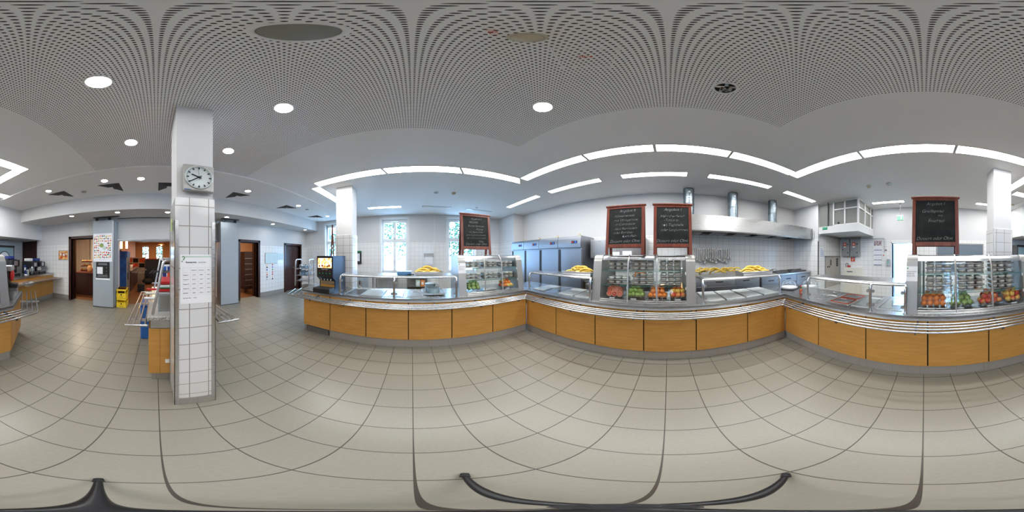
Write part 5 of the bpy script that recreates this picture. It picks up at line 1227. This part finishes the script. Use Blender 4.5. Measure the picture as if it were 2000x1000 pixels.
# notice boards
t = thing('notice_board', 'framed pale notice board on the tiled wall between the two dark doors', 'notice board', onWB(3.70, -.02, 1.22), WB.a)
MB().box(0, 0, 0, .60, .018, .395, .003).build('frame', 'alu', t); MB().box(.015, -.003, .015, .585, 0, .38).build('sheet', mat('pale_blue_paper', (.60, .74, .76), .6), t)
for k in range(10): MB().box(.06, -.0045, .05+.028*k, .06+.2+.02*(k % 3), -.003, .054+.028*k).build('text_line', 'greyline', t)
for k in range(8): MB().box(.34, -.0045, .08+.03*k, .54-.02*(k % 2), -.003, .084+.03*k).build('text_line', 'greyline', t)
t = thing('paper_notice', 'white wall paper with small drawings, next to the framed notice board', 'notice', onWB(4.31, -.006, 1.335), WB.a)
MB().box(0, 0, 0, .33, .004, .27).build('sheet', bpy.data.materials['pale_blue_paper'], t)
for k in range(6): MB().lathe([(.016, 0), (.019, .001)], n=12).build('drawing', 'greyline', t, (.07+.09*(k % 3), -.001, .08+.10*(k//3)), (R(90), 0, 0))
for k, (tz, nm) in enumerate(((1.14, 0), (1.05, 1), (.955, 2), (.86, 3), (.775, 4), (.685, 5), (.60, 6))):
    for j in (0, 1):
        m_ = (('pith', 'flesh'), ('dark', 'blue'), ('blue', 'green'), ('pith', 'redsign'), ('redsign', 'flesh'), ('navy', 'pith'), ('greyline', 'dark'))[k][j]
        t = thing('allergen_picture', 'small food picture on the tiled wall below the notice board, %s row, %s column' % (('top', 'second', 'third', 'fourth', 'fifth', 'sixth', 'bottom')[k], 'left' if j == 0 else 'right'), 'picture', onWB(3.76+.27*j, -.003, tz), WB.a)
        MB().box(0, 0, 0, .085, .002, .06).build('card', 'paper', t)
        MB().lathe([(0, .002), (.026, .001), (.032, 0)], n=9).build('print', m_, t, (.042, -.001, .03), (R(90), R(30*k), 0))
# bench of coffee machines in the niche
t = thing('coffee_counter', 'beech fronted side counter carrying the coffee machines', 'counter', (3.42, -2.75, 0), R(-90.0))
for k in range(3): MB().box(.005+.64*k, 0, .16, .64*k+.635, .018, .80, .002).build('front_panel', 'beech', t)
MB().box(0, .02, .0, 1.93, .06, .16).build('plinth', 'skirt', t); MB().box(0, .02, .16, 1.93, .55, .84).build('carcass', 'beech', t)
MB().box(-.02, -.02, .84, 1.94, 1.55, .90, .005).build('top', 'steel_h', t)
MB().box(-.3, -.38, .745, 1.90, -.02, .765, .004).build('tray_shelf', mat('worn_wood', (.25, .16, .10), .4), t)
MB().box(-.3, -.395, .735, 1.90, -.38, .775).build('shelf_edge', 'steel', t)
for q in (.1, .9, 1.7): MB().ext([(q, -.36, .745), (q, -.02, .745), (q, -.02, .66)], (.02, 0, 0)).build('bracket', 'steel', t)
def coffee(x, y, w, h, d, label, rz=R(-90), col='black', hopper='navy'):
    t = thing('coffee_machine', label, 'coffee machine', (x, y, .90), rz, 'coffee machines on the side counter')
    MB().box(0, d*.35, 0, w, d, h, .01).build('body', col, t)
    MB().box(0, .0, 0, w, d*.36, .07, .008).build('drip_tray', 'black', t); MB().box(.02, .01, .068, w-.02, d*.33, .074).build('drip_grid', 'alu', t)
    MB().box(.01, .02, h*.55, w-.01, d*.36, h-.02, .02).build('head', col, t)
    MB().box(w*.3, .008, h*.62, w*.7, .022, h*.9, .003).build('display', 'steel', t)
    MB().cyl((w/2, d*.18, h*.55), (w/2, d*.18, h*.42), .022, .014, n=14).build('spout', 'chrome', t)
    MB().box(w*.12, d*.34, .09, w*.88, d*.355, h*.52).build('back_plate', 'chrome', t)
    MB().box(w*.15, d*.45, h, w*.85, d*.9, h+.10, .02).build('bean_hopper', hopper, t)
    return t
M['hopper'] = mat('blue_hopper', (.03, .05, .22), .25)
coffee(3.60, -4.18, .30, .42, .50, 'black coffee machine with a blue hopper nearest the tiled wall', hopper='hopper')
coffee(3.60, -3.80, .30, .42, .50, 'black coffee machine with a white lid, second from the tiled wall', hopper='white')
coffee(3.72, -3.05, .34, .50, .50, 'black and steel coffee machine at the open end of the side counter', hopper='hopper')
t = thing('leaflet_stand', 'blue and red leaflet stand between the coffee machines', 'stand', (3.60, -3.50, .90), R(-70))
for k in range(2):
    for j in range(4): MB().box(.10*k, .02*j, .075*j, .10*k+.085, .02*j+.015, .075*j+.09).build('leaflet', ('hopper', 'redsign', 'paper')[(k+j) % 3] if (k+j) % 3 != 1 else 'hopper', t)
t = thing('sugar_jar', 'tall clear glass dispenser with a steel lid in front of the black machines', 'jar', (3.56, -3.74, .90))
MB().lathe([(0, 0), (.05, 0), (.05, .18), (.04, .22)], n=20).build('glass_body', 'drink', t); MB().lathe([(.045, .0), (.035, .08), (0, .1)], (0, 0, .01), 16).build('sugar', 'cream', t); MB().lathe([(.045, .22), (.04, .25), (.015, .27), (0, .272)], n=18).build('lid', 'chrome', t)
one('cup_bowl', MB().lathe([(0, 0), (.03, 0), (.055, .04), (.05, .04), (.028, .006)], n=18), 'white', 'small white bowl beside the leaflet stand', 'bowl', (3.52, -3.42, .90))
one('milk_jug', MB().lathe([(0, 0), (.04, 0), (.045, .05), (.03, .10), (.035, .12)], n=18), 'chrome', 'small steel jug next to the leaflet stand', 'jug', (3.66, -3.60, .90))
one('card_sign', MB().ext([(0, 0, 0), (.05, 0, 0), (.025, 0, .18), (-.005, 0, .18)], (0, .003, 0)), 'cream', 'pale folded card standing between the coffee machines', 'card', (3.62, -3.62, .90), R(-80))
t = thing('drinks_machine', 'pale blue screened drinks machine against the niche wall', 'drinks machine', (4.97, -2.95, .90), R(-90))
MB().box(0, -.35, 0, .95, .04, .98, .01).build('body', 'darksteel', t); MB().box(.06, -.36, .35, .89, -.348, .90).build('screen', mat('pale_blue_screen', (.30, .46, .52), .3), t); MB().lathe([(.20, 0), (.20, .012), (.225, .012), (.225, 0)], n=36).build('round_print', 'black', t, (.48, -.362, .55), (R(90), 0, 0)); MB().lathe([(.0, .004), (.20, .004)], n=36).build('disc_print', 'paper', t, (.48, -.362, .55), (R(90), 0, 0)); MB().box(.0, -.37, .92, .95, -.34, .97).build('top_bar', 'black', t)
# clock on the pillar
t = thing('wall_clock', 'square grey station style clock on the tiled pillar', 'clock', (-.187, -1.147, 1.985), R(180))
MB().box(0, -.035, 0, .225, .004, .235, .008).build('case', 'alu', t)
MB().lathe([(0, 0), (.098, 0), (.104, .004), (.098, .008)], n=48).build('dial', mat('clock_face', (.62, .68, .68), .5), t, (.1125, -.036, .1175), (R(90), 0, 0))
dl = t
for k in range(60):
    a = k*math.pi/30
    if k % 5 == 0: MB().box(-.0045, -.001, .072, .0045, .0, .090).build('hour_mark', 'ink', dl, (.1125, -.0375, .1175), (0, a, 0))
for k in range(12):
    for j in range(1, 5):
        pass
mm_ = MB()
for k in range(60):
    if k % 5:
        a = k*math.pi/30; c_, s_ = math.cos(a), math.sin(a)
        mm_.add([(x*c_+z*s_, -.0005, -x*s_+z*c_) for x, z in ((-.0012, .083), (.0012, .083), (.0012, .090), (-.0012, .090))], [(0, 1, 2, 3)])
o = mm_.build('minute_track', 'ink', dl, (.1125, -.0375, .1175)); o['kind'] = 'stuff'
MB().box(-.005, -.001, -.018, .005, 0, .058).build('hour_hand', 'ink', dl, (.1125, -.039, .1175), (0, R(-68), 0))
MB().box(-.004, -.001, -.022, .004, 0, .086).build('minute_hand', 'ink', dl, (.1125, -.0405, .1175), (0, R(237), 0))
MB().box(-.001, -.001, -.025, .001, 0, .088).build('second_hand', 'ink', dl, (.1125, -.042, .1175), (0, R(-4), 0))
MB().cyl((.1125, -.038, .1175), (.1125, -.044, .1175), .006, n=12).build('hub', 'ink', t)
MB().box(.008, -.0355, .006, .055, -.035, .012).build('blue_mark', 'blue', t)
# price list
t = thing('price_list', 'white price list sheet with a green logo taped to the tiled pillar', 'price list', (-.172, -1.1535, 1.145), R(180))
MB().box(0, 0, 0, .248, .0015, .365).build('sheet', 'paper', t)
MB().box(.035, -.0008, .345, .240, 0, .356).build('green_band', 'palegreen', t)
MB().tube([(.022+.009*math.cos(R(a)), -.0006, .343+.009*math.sin(R(a))) for a in range(160, -61, -20)]+[(.022, -.0006, .326)], .0035, 6, rs=[.003]*12+[.0035]).cyl((.013, 0, .316), (.013, -.001, .316), .0045, n=10).build('logo', 'green', t)
text_mesh('Essenspreise', .0155, 'ink', t, 'heading', (.040, -.0008, .305), bold=.0003); text_mesh('ab 01.09.2015', .0105, 'ink', t, 'date_line', (.134, -.0008, .305))
tb = MB()
for k in range(7): tb.box(.018, -.0006, .068+.0335*k, .232, 0, .0686+.0335*k)
for x_ in (.018, .073, .128, .185, .232): tb.box(x_, -.0006, .068, x_+.0006, 0, .269)
tb.build('table_grid', 'greyline', t)
for i, h_ in enumerate(('Studierende', 'Bedienstete', 'Gäste')): text_mesh(h_, .0082, 'ink', t, 'column_heading', (.100+.056*i, -.0008, .249), align='CENTER')
for j, (n_, p_) in enumerate((('Angebot I', ('1,55 €', '2,60 €', '3,60 €')), ('Angebot II', ('2,05 €', '3,10 €', '4,20 €')), ('Angebot III', ('2,45 €', '4,05 €', '5,15 €')), ('Angebot IV', ('2,95 €', '4,55 €', '5,75 €')), ('Salatteller', ('1,80 €', '2,60 €', '3,20 €')))):
    zz = .214-.0335*j; text_mesh(n_, .0095, 'ink', t, 'row_label', (.021, -.0008, zz))
    for i, q in enumerate(p_): text_mesh(q, .0098, 'ink', t, 'price', (.100+.056*i, -.0008, zz), align='CENTER')
text_mesh('Tagessuppe, klein', .0085, 'ink', t, 'row_label', (.018, -.0008, .042)); text_mesh('0,60 €', .0085, 'ink', t, 'price', (.098, -.0008, .042))
# ---------------------------------------------------------------- bread island behind the pillar
t = thing('serving_island', 'free-standing beech island with a speckled granite top behind the clock pillar', 'serving island', (0, 0, 0))
IX0, IX1, IY0, IY1 = -.58, .075, -3.15, -1.565
for (a, b) in ((IX1-.11, IX1), (IX0, IX0+.2)): MB().box(a, IY1-.02, .13, b-.003, IY1, .745, .002).build('end_panel', 'beech', t)
MB().box(IX0+.2, IY1-.02, .13, IX1-.112, IY1, .745, .002).build('end_panel', 'beech', t)
for k in range(3): MB().box(IX1-.018, IY0+.53*k+.003, .13, IX1+.0, IY0+.53*k+.50, .745, .002).build('side_panel', 'beech', t); MB().box(IX0, IY0+.53*k+.003, .13, IX0+.018, IY0+.53*k+.50, .745, .002).build('side_panel', 'beech', t)
MB().box(IX0+.02, IY0+.02, .0, IX1-.03, IY1-.03, .13).build('plinth', 'skirt', t); MB().box(IX0+.02, IY0+.02, .13, IX1-.02, IY1-.02, .82).build('carcass', 'steel', t)
MB().box(IX0+.01, IY0, .755, IX1-.02, IY1-.005, .845, .003).build('steel_band', 'steel', t)
MB().box(IX0-.02, IY0-.02, .855, IX1+.012, IY1+.03, .895, .005).build('granite_top', 'granite', t)
t2 = thing('tray_rail', 'four-tube tray rail on the bottle fridge side of the island', 'tray rail', (0, 0, 0))
for k in range(4): MB().cyl((.105+.058*k, -3.12, .80), (.105+.058*k, -1.535, .80), .0105, n=10).build('rail_tube', 'steel', t2)
MB().cyl((.08, -1.535, .80), (.30, -1.535, .80), .013, n=10).build('end_tube', 'chrome', t2); MB().cyl((.08, -3.12, .80), (.29, -3.12, .80), .011, n=10).build('end_tube', 'chrome', t2)
for y_ in (-1.75, -2.4, -3.0): MB().box(.08, y_-.02, .765, .285, y_+.02, .785).build('bracket', 'steel', t2)
t2 = thing('tray_rail', 'tray rail on the window side of the island, mostly behind the pillar', 'tray rail', (0, 0, 0))
for k in range(4): MB().cyl((-.62-.062*k, -3.1, .80), (-.62-.062*k, -1.50, .80), .0105, n=10).build('rail_tube', 'steel', t2)
MB().cyl((-.60, -1.50, .80), (-.83, -1.50, .80), .013, n=10).build('end_tube', 'chrome', t2)
for y_ in (-1.75, -2.4, -3.0): MB().box(-.83, y_-.02, .765, -.58, y_+.02, .785).build('bracket', 'steel', t2)
t = thing('sneeze_guard', 'leaning tube frame with glass over the bread island', 'sneeze guard', (0, 0, .895))
for y_ in (-1.66, -3.0): MB().tube(fillet([(.035, y_+.05, 0), (-.075, y_, .555), (-.43, y_, .555), (-.54, y_+.05, 0)], .03, 4), .016, 10).build('frame_tube', 'steel', t)
MB().tube([(-.075, -3.0, .555), (-.075, -1.66, .555)], .010, 8).build('ridge_tube', 'steel', t)
MB().box(-.42, -2.98, .553, -.085, -1.68, .559).build('glass_top', 'glass', t)
t = thing('warming_box', 'tall grey steel warming box on the granite island', 'box', (0, 0, .897))
MB().box(-.50, -2.25, 0, -.02, -1.72, .20, .004).build('body', 'partition', t); MB().box(-.48, -1.722, .02, -.04, -1.715, .18).build('front_plate', 'alu', t)
for k, (c_, z_, lab) in enumerate((('red', 0, 'bottom red bread tray on the grey warming box'), ('paper', .042, 'white tray with a green edge between two red trays on the island'), ('red', .084, 'top red bread tray on the warming box'))):
    tt = thing('bread_tray', lab, 'tray', (0, 0, 1.10+z_), 0, 'stacked bread trays on the island')
    MB().box(-.46, -2.20, 0, -.03+.01*(k == 0), -1.78, .036, .008).build('body', c_, tt)
    if k == 1: MB().box(-.46, -1.78, .0, -.03, -1.774, .012).build('green_edge', 'green', tt)
t = thing('napkin_box', 'blue and white patterned napkin box on the island', 'box', (-.30, -2.55, .897))
MB().box(0, 0, 0, .22, .16, .47, .004).build('body', 'paper', t)
for k in range(5):
    for j in range(3): MB().box(.01+.07*j, .16, .02+.09*k, .065+.07*j, .163, .09+.09*k).build('pattern', ('blue', 'redsign', 'hopper')[(k+j) % 3], t)
for k in range(6): one('serving_tongs', MB().tube([(0, 0, 0), (.02, .20, .05), (.02, .30, .02)], .005, 6), 'blackmatte', 'black serving tongs on the island trays, number %s from the pillar' % ('six five four three two one'.split()[k]), 'tongs', (-.28+.04*k, -2.30, 1.26), R(-30), 'tongs on the island')
for k, (y_, c_, lab) in enumerate(((-2.15, 'paper', 'white round handle sticking out over the island rail'), (-2.45, 'cream', 'cream round handle behind the white one'), (-2.75, 'red', 'red round handle behind the cream one'))):
    one('board_handle', MB().cyl((-.02, 0, 0), (.16, 0, 0), .018, n=14).box(-.14, -.04, -.006, -.02, .04, .006, .003), c_, lab, 'cutting board', (.0, y_, .93))
t = thing('waste_bin', 'blue plastic bin standing under the island rail', 'bin', (.17, -2.9, 0))
MB().box(-.09, -.22, .0, .09, .22, .62, .02).build('body', 'blue', t); MB().box(-.10, -.23, .62, .10, .23, .66, .015).build('rim', 'blue', t)
t = thing('socket_plate', 'double white socket on the beech end of the island', 'socket', (-.085, -1.562, .30), R(180))
MB().box(0, -.010, 0, .085, .0, .055, .004).build('plate', 'cream', t); MB().cyl((.022, -.011, .028), (.022, -.012, .028), .015, n=14).build('outlet', 'white', t); MB().cyl((.063, -.011, .028), (.063, -.012, .028), .015, n=14).build('outlet', 'white', t)
t = thing('leaflet_holder', 'clear holder with yellow-green leaflet on the pillar side', 'holder', (-.1345, -1.30, 1.60), R(90))
MB().box(-.06, -.02, 0, .06, 0, .16, .002).build('holder', 'film', t); MB().box(-.05, -.012, .10, .03, -.010, .20).build('leaflet', mat('lime_print', (.50, .70, .15), .6), t)
# crates and the bottle fridge
cr0 = None
for k in range(2):
    lab = 'yellow beer crate, %s of the two by the sliding wall' % ('lower' if k == 0 else 'upper with bottles in it')
    t = thing('bottle_crate', lab, 'crate', (.975, -4.66, .275*k), 0, 'yellow beer crates')
    c_ = MB().box(-.14, -.19, 0, .14, .19, .06, .008).box(-.14, -.19, .06, -.12, .19, .155).box(.12, -.19, .06, .14, .19, .155).box(-.12, .17, .06, .12, .19, .155).box(-.12, -.19, .06, .12, -.17, .155)
    for x_ in (-.14, .10): c_.box(x_, .17, .155, x_+.04, .19, .225).box(x_, -.19, .155, x_+.04, -.17, .225)
    for y_ in (-.19, .13): c_.box(-.14, y_, .155, -.12, y_+.06, .225).box(.12, y_, .155, .14, y_+.06, .225)
    c_.box(-.14, .165, .225, .14, .192, .27, .006).box(-.14, -.192, .225, .14, -.165, .27, .006).box(-.142, -.165, .225, -.116, .165, .27, .006).box(.116, -.165, .225, .142, .165, .27, .006)
    c_.build('shell', 'yellow', t)
    MB().lathe([(0, .001), (.022, 0)], n=14).build('emblem', 'ink', t, (0, .1915, .115), (R(-90), 0, 0))
    o = text_mesh('PILS BIER', .028, 'ink', t, 'lettering', (0, .1915, .04), (R(90), 0, R(180)), 'CENTER')
rnd = random.Random(2)
for i in range(4):
    for j in range(5):
        pass
bs0 = None
for i in range(4):
    for j in range(3):
        loc = (.975-.09+.06*i, -4.66+.12-.09*j, .275+.065); lab = 'brown beer bottle in the upper yellow crate, row %s, place %s' % (('one', 'two', 'three')[j], ('one', 'two', 'three', 'four')[i])
        if bs0 is None:
            bs0 = one('beer_bottle', MB().lathe([(0, 0), (.028, 0), (.029, .13), (.013, .19), (.012, .235), (.014, .24), (.013, .25), (0, .25)], n=12), mat('brown_glass', (.06, .02, .008), .12), lab, 'bottle', loc, 0, 'beer bottles in the upper crate')
        else: dup(bs0, loc, label=lab)
t = thing('bottle_fridge', 'tall drinks fridge with a blue printed side and a glass door', 'fridge', (.99, -5.95, 0))
MB().box(0, 0, .02, .62, .62, 1.66, .006).build('body', 'darksteel', t)
bl = noisy(mat('blue_water_print', rough=.35), (.004, .035, .17), (.02, .14, .42), (1, 1, 1), 3.2, 3, lo=.4, hi=.7); M['bluep'] = bl
sp = MB().box(0, .62, .05, .62, .628, 1.66).build('blue_side', 'bluep', t)
for (cx, cz, L_, a) in ((.40, .55, .35, 30), (.46, .62, .42, 30), (.30, .35, .30, 20), (.52, .95, .22, 35)): MB().box(-.006, 0, 0, .006, .001, L_).build('light_streak', mat('pale_blue_print', (.35, .6, .85), .4) if 'pale_blue_print' not in bpy.data.materials else bpy.data.materials['pale_blue_print'], sp, (cx, .6285, cz), (0, R(a), 0))
MB().lathe([(0, .001), (.07, .0005), (.085, 0)], n=20).build('splash', bpy.data.materials['pale_blue_print'], sp, (.45, .6285, .85), (R(-90), 0, 0))
text_mesh('QUELL', .10, 'paper', sp, 'lettering', (.52, .629, 1.38), (R(90), 0, R(180))); text_mesh('Mineralwasser', .038, 'paper', sp, 'lettering', (.52, .629, 1.30), (R(90), 0, R(180)))
MB().box(-.03, .02, .10, 0, .60, 1.45, .004).build('door_frame', 'alu', t); MB().box(-.033, .07, .16, -.029, .55, 1.40).build('door_glass', 'track', t); MB().box(-.06, .55, .70, -.03, .575, .95, .006).build('door_handle', 'black', t); MB().box(-.035, 0, 1.46, .02, .62, 1.66, .01).build('light_box', 'bluep', t)
one('hat_box', MB().box(-.12, -.1, 0, .12, .1, .05, .02), 'black', 'dark flat object lying on top of the bottle fridge', 'box', (1.30, -5.5, 1.66))
# dining room beyond
t = thing('buffet_counter', 'dark buffet counter with a steel tray rail in the dining room', 'counter', (0, 0, 0))
MB().box(1.05, -9.2, .0, 1.85, -6.7, .85).build('body', 'darkwood', t); MB().box(1.03, -9.2, .85, 1.86, -6.68, .90).build('top', 'granite', t)
for k in range(5): MB().cyl((.55+.11*k, -9.1, .80), (.55+.11*k, -6.9, .80), .014, n=8).build('rail_tube', 'steel', t)
MB().box(.5, -7.0, .76, 1.05, -6.96, .79).build('bracket', 'steel', t); MB().box(.5, -8.6, .76, 1.05, -8.56, .79).build('bracket', 'steel', t)
t = thing('screen_wall', 'large dark screen standing in the dining room', 'screen', (-.35, -9.0, 0))
MB().box(-.62, 0, .05, .95, .06, 1.32, .01).build('panel', 'black', t); MB().box(-.64, -.01, 1.32, .97, .07, 1.36).build('red_rail', 'redsign', t); MB().box(-.6, -.2, 0, -.5, .26, .05).build('foot', 'black', t); MB().box(.8, -.2, 0, .9, .26, .05).build('foot', 'black', t)
for k in range(5): one('plate_stack', MB().lathe([(0, 0), (.10, 0), (.13, .02*8), (0, .02*8)], n=18), ('cream', 'red', 'paper')[k % 3], ('cream', 'red', 'white')[k % 3]+' dish pile on the buffet counter, %s' % ('nearest the bottle fridge', 'second from the fridge', 'third from the fridge', 'fourth from the fridge', 'farthest away')[k], 'dishes', (1.25+.05*(k % 2), -6.95-.42*k, .90))
t = thing('condiment_shelf', 'pigeonhole shelf standing at the end of the buffet', 'shelf', (.62, -9.6, .0))
MB().box(0, 0, .0, 1.1, .35, 1.42).build('body', 'beige', t)
for k in range(3):
    for j in range(2): MB().box(.05+.35*k, .345, .85+.28*j, .35+.35*k, .355, 1.08+.28*j).build('compartment', ('dark', 'redsign')[(k+j) % 2], t)
one('stool', MB().box(-.14, -.14, .0, .14, .14, .34, .01), 'black', 'low black stool in front of the buffet', 'stool', (.62, -6.75, 0))
one('bag', MB().sphere((0, 0, .16), .2, (1.4, .8, .8), 16, 10), 'blackmatte', 'dark bag on the dining room floor by the screen', 'bag', (.45, -8.6, 0))
t = thing('pendant_lamp', 'shallow round pendant lamp in the dining room', 'lamp', (-.33, -10.5, 2.22))
MB().lathe([(0, .08), (.10, .07), (.30, -.02), (.28, -.02), (.10, .05)], n=28).cyl((0, 0, .07), (0, 0, .4), .006).build('shade', 'peach', t); MB().sphere((0, 0, 0), .06).build('bulb', 'warm', t)
for k, x_ in enumerate((1.62, 1.42)): 
    t = thing('wall_lamp', 'bright vertical warm wall lamp above the bottle fridge, %s' % ('first', 'second')[k], 'lamp', (x_-.06*k, -7.4, 1.86), 0, 'warm wall lamps')
    MB().box(-.035, -.03, 0, .035, .03, .42, .01).build('tube', 'warm', t); MB().box(-.06, -.09, -.02, .06, -.03, .44).build('bracket', 'beige', t)
def lamp(loc, e, col, size=.3, nm='room_light'):
    ld = bpy.data.lights.new(nm, 'AREA'); ld.energy = e; ld.color = col; ld.size = size; ld.shape = 'DISK'
    o = bpy.data.objects.new(nm, ld); C.objects.link(o); o.location = loc; return o
for k, (x_, y_, e) in enumerate(((0, -6.6, 12), (.0, -9.5, 16), (0, -12.6, 26), (3.2, -6.2, 26), (-3.4, -6.0, 30))):
    t = thing('ceiling_lamp', 'warm ceiling lamp in the %s' % ('dining room near the opening', 'middle of the dining room', 'far end of the dining room', 'bread counter room', 'room behind the second brown doorway')[k], 'lamp', (x_, y_, 2.72))
    MB().lathe([(0, -.02), (.16, -.018), (.17, 0)], n=24).build('diffuser', 'warm', t)
    lamp((x_, y_, 2.68), e, (1, .70, .42) if k < 3 else (1, .84, .66), .34)
# bread counter through the first doorway
t = thing('bread_counter', 'dark counter with baskets and rolls behind the brown doorway', 'counter', (2.12, -7.5, 0))
MB().box(.0, 0, 0, .9, 1.9, .84).build('body', 'darkwood', t); MB().box(-.15, -.05, .84, .95, 1.95, .88).build('top', 'mahogany', t)
for k in range(3):
    t = thing('bread_basket', 'slanting bread basket tier with rolls, %s' % ('lowest', 'middle', 'top')[k], 'basket', (2.82, -6.15-.05*k, .90+.17*k), R(20), 'bread basket tiers')
    MB().box(-.22, -.15, 0, .22, .15, .04, .01).build('basket', 'mahogany', t)
    for q in range(5): MB().sphere((-.17+.085*q, .02, .06), .045, (1, 1.2, .7), 10, 8).build('roll', ('banana', 'orange', 'pith')[(q+k) % 3], t)
one('glass_jar', MB().lathe([(0, 0), (.09, 0), (.11, .12), (.07, .24), (0, .25)], n=20), mat('amber_jar', (.75, .42, .18), .2), 'round amber jar beside the bread baskets', 'jar', (2.52, -5.85, .88))
t = thing('curtain', 'beige curtain hanging behind the bread counter', 'curtain', (3.5, -8.3, 0))
for k in range(2): MB().add([(x_*.02-.7*k+.1, .04*math.sin(x_*.9), z_) for x_ in range(30) for z_ in (.1, 2.5)], [(2*i, 2*i+2, 2*i+3, 2*i+1) for i in range(29)], True).build('drape', ('beige', 'corridor')[k], t)
# shelf trolley through the second doorway
t = thing('tray_trolley', 'dark enclosed tray trolley behind the second brown doorway', 'trolley', (-3.62, -5.9, 0))
MB().box(-.28, -.35, .14, .28, .35, 1.68, .01).build('body', 'darkwood', t)
for k in range(6): MB().box(-.26, .351, .30+.22*k, .26, .356, .31+.22*k).build('tray_slot', 'steel', t)
for q in ((-.22, -.3), (.22, -.3), (-.22, .3), (.22, .3)): MB().cyl((q[0], q[1], .14), (q[0], q[1], .10), .012).cyl((q[0]-.015, q[1], .05), (q[0]+.015, q[1], .05), .05, n=16).build('wheel', 'black', t)
t = thing('office_chair', 'white backed chair on a dark wheeled base in the second room', 'chair', (-2.75, -6.1, 0), R(150))
MB().box(-.22, -.2, .44, .22, .22, .50, .02).build('seat', 'blackmatte', t); MB().box(-.2, .2, .55, .2, .24, .95, .02).build('backrest', 'paper', t); MB().cyl((0, 0, .1), (0, 0, .44), .025).build('column', 'chrome', t)
for k in range(5):
    a = k*2*math.pi/5; MB().box(0, -.02, .07, .28, .02, .10).build('base_arm', 'black', t, (0, 0, 0), (0, 0, a)); MB().sphere((.27*math.cos(a), .27*math.sin(a), .035), .033, n=10, m=6).build('caster', 'black', t)
# small things on the window-side wall corner
one('paper_notice', MB().box(0, 0, 0, .20, .002, .20), 'paper', 'small paper notice on the tiles beside the first window', 'notice', (*WL.xy(.42, -.004), 1.45), WL.a)
one('motion_sensor', MB().box(0, 0, 0, .05, .03, .08, .006), 'white', 'small white wall sensor above the tiles beside the first window', 'sensor', (*WL.xy(.40, -.03), 1.98), WL.a)
t = thing('smoke_detector', 'small dark ceiling sensor by the coffee counter lights', 'smoke detector', (4.05, -2.45, ZC))
MB().lathe([(.05, 0), (.04, -.03), (0, -.035)], n=18).build('body', 'aged', t)
t = thing('gastro_curtain', 'dark red post beside the first window', 'post', (*WL.xy(1.72, -.9), 0))
bpy.data.objects.remove(t)
# chalkboard seen edge-on on the juice dispenser
t = thing('chalkboard_sign', 'chalkboard seen edge-on standing on top of the juice dispenser', 'chalkboard', (-2.62, -1.36, 1.502), math.atan2(-.457, -.889))
for q in (0, .045):
    a = MB().box(0, 0, 0, .035, .02, .57).box(.345, 0, 0, .38, .02, .57).box(.035, 0, .08, .345, .02, .12).box(.035, 0, .53, .345, .02, .57).build('frame', 'mahogany', t, (0, q, 0), (R(-2.2 if q == 0 else 2.2), 0, 0))
    MB().box(.03, .006, .11, .35, .012, .54).build('slate', 'chalkboard', a)
# camera stand
TX, TY = -.012, .045
t = thing('camera_tripod', 'small black camera tripod on the floor below the camera', 'tripod', (0, 0, 0))
MB().cyl((TX, TY, .05), (TX, TY, .26), .012, .010, n=14).build('column', 'black', t)
MB().cyl((TX, TY, .10), (TX, TY, .15), .022, n=16).build('collar', 'blackmatte', t)
for u_, rr in ((192, .31), (908, .36), (1535, .36)):
    a = (u_-1305)*math.pi/1000; dx, dy = math.sin(a), math.cos(a)
    MB().tube([(TX, TY, .13), ((TX+dx*rr)/2, (TY+dy*rr)/2, .07), (dx*rr*.93, dy*rr*.93, .014)], .012, 10, rs=[.012, .010, .008]).build('leg', 'black', t)
    MB().cyl((dx*rr*.90, dy*rr*.90, .022), (dx*rr, dy*rr, .004), .012, .010, n=10).build('rubber_foot', 'blackmatte', t)
# trees outside the windows
def tree(x, y, h, r, label):
    t = thing('garden_tree', label, 'tree', (x, y, -1.0), 0, 'garden trees outside the windows')
    MB().cyl((0, 0, 0), (0, 0, h*.6), .16, .07, n=10).build('trunk', 'bark', t)
    rn = random.Random(int(abs(x*7+y*13))); m_ = MB()
    for k in range(1500):
        th = rn.uniform(0, 6.283); ph = rn.uniform(-1, 1); q = r*rn.random()**.4
        c = Vector((q*math.sqrt(1-ph*ph)*math.cos(th), q*math.sqrt(1-ph*ph)*math.sin(th), h*.62+q*ph*.95))
        a = Vector((rn.uniform(-1, 1), rn.uniform(-1, 1), rn.uniform(-1, 1))).normalized()*.10; b = a.cross(Vector((rn.uniform(-1, 1), rn.uniform(-1, 1), rn.uniform(-1, 1)))).normalized()*.07
        m_.add([c-a, c-b, c+a, c+b], [(0, 1, 2, 3)])
    m_.build('foliage', 'leaf', t)
tree(-11.5, -1.2, 7.0, 2.3, 'leafy green tree outside the middle window')
tree(-13.0, -5.6, 5.8, 1.6, 'leafy green tree outside the first window')
tree(-11.5, 3.6, 6.2, 1.7, 'leafy green tree outside the window behind the vegan board')
tree(2.4, -21.0, 5.2, 1.8, 'leafy green tree outside the far dining room window')
tree(-1.3, -20.5, 5.0, 1.8, 'leafy green tree outside the other dining room window')
struct('ground_outside', MB().box(-30, -30, -1.1, -6.5, 30, -1.0).box(-6.5, -30, -1.1, 30, -15.3, -1.0).box(5.3, -15.3, -1.1, 30, 30, -1.0), mat('pale_gravel', (.45, .44, .40), .9))
b = thing('neighbour_building', 'pale neighbouring house with tall windows seen through the first window', 'building', (-17, -9.5, -1.0))
MB().box(-3, -4, 0, 0, 4, 8).build('wall', 'corridor', b)
for k in range(3):
    for j in range(2): MB().box(0, -3+2.2*k, 1.6+3*j, .04, -2+2.2*k, 3.4+3*j).build('window', 'navy', b)
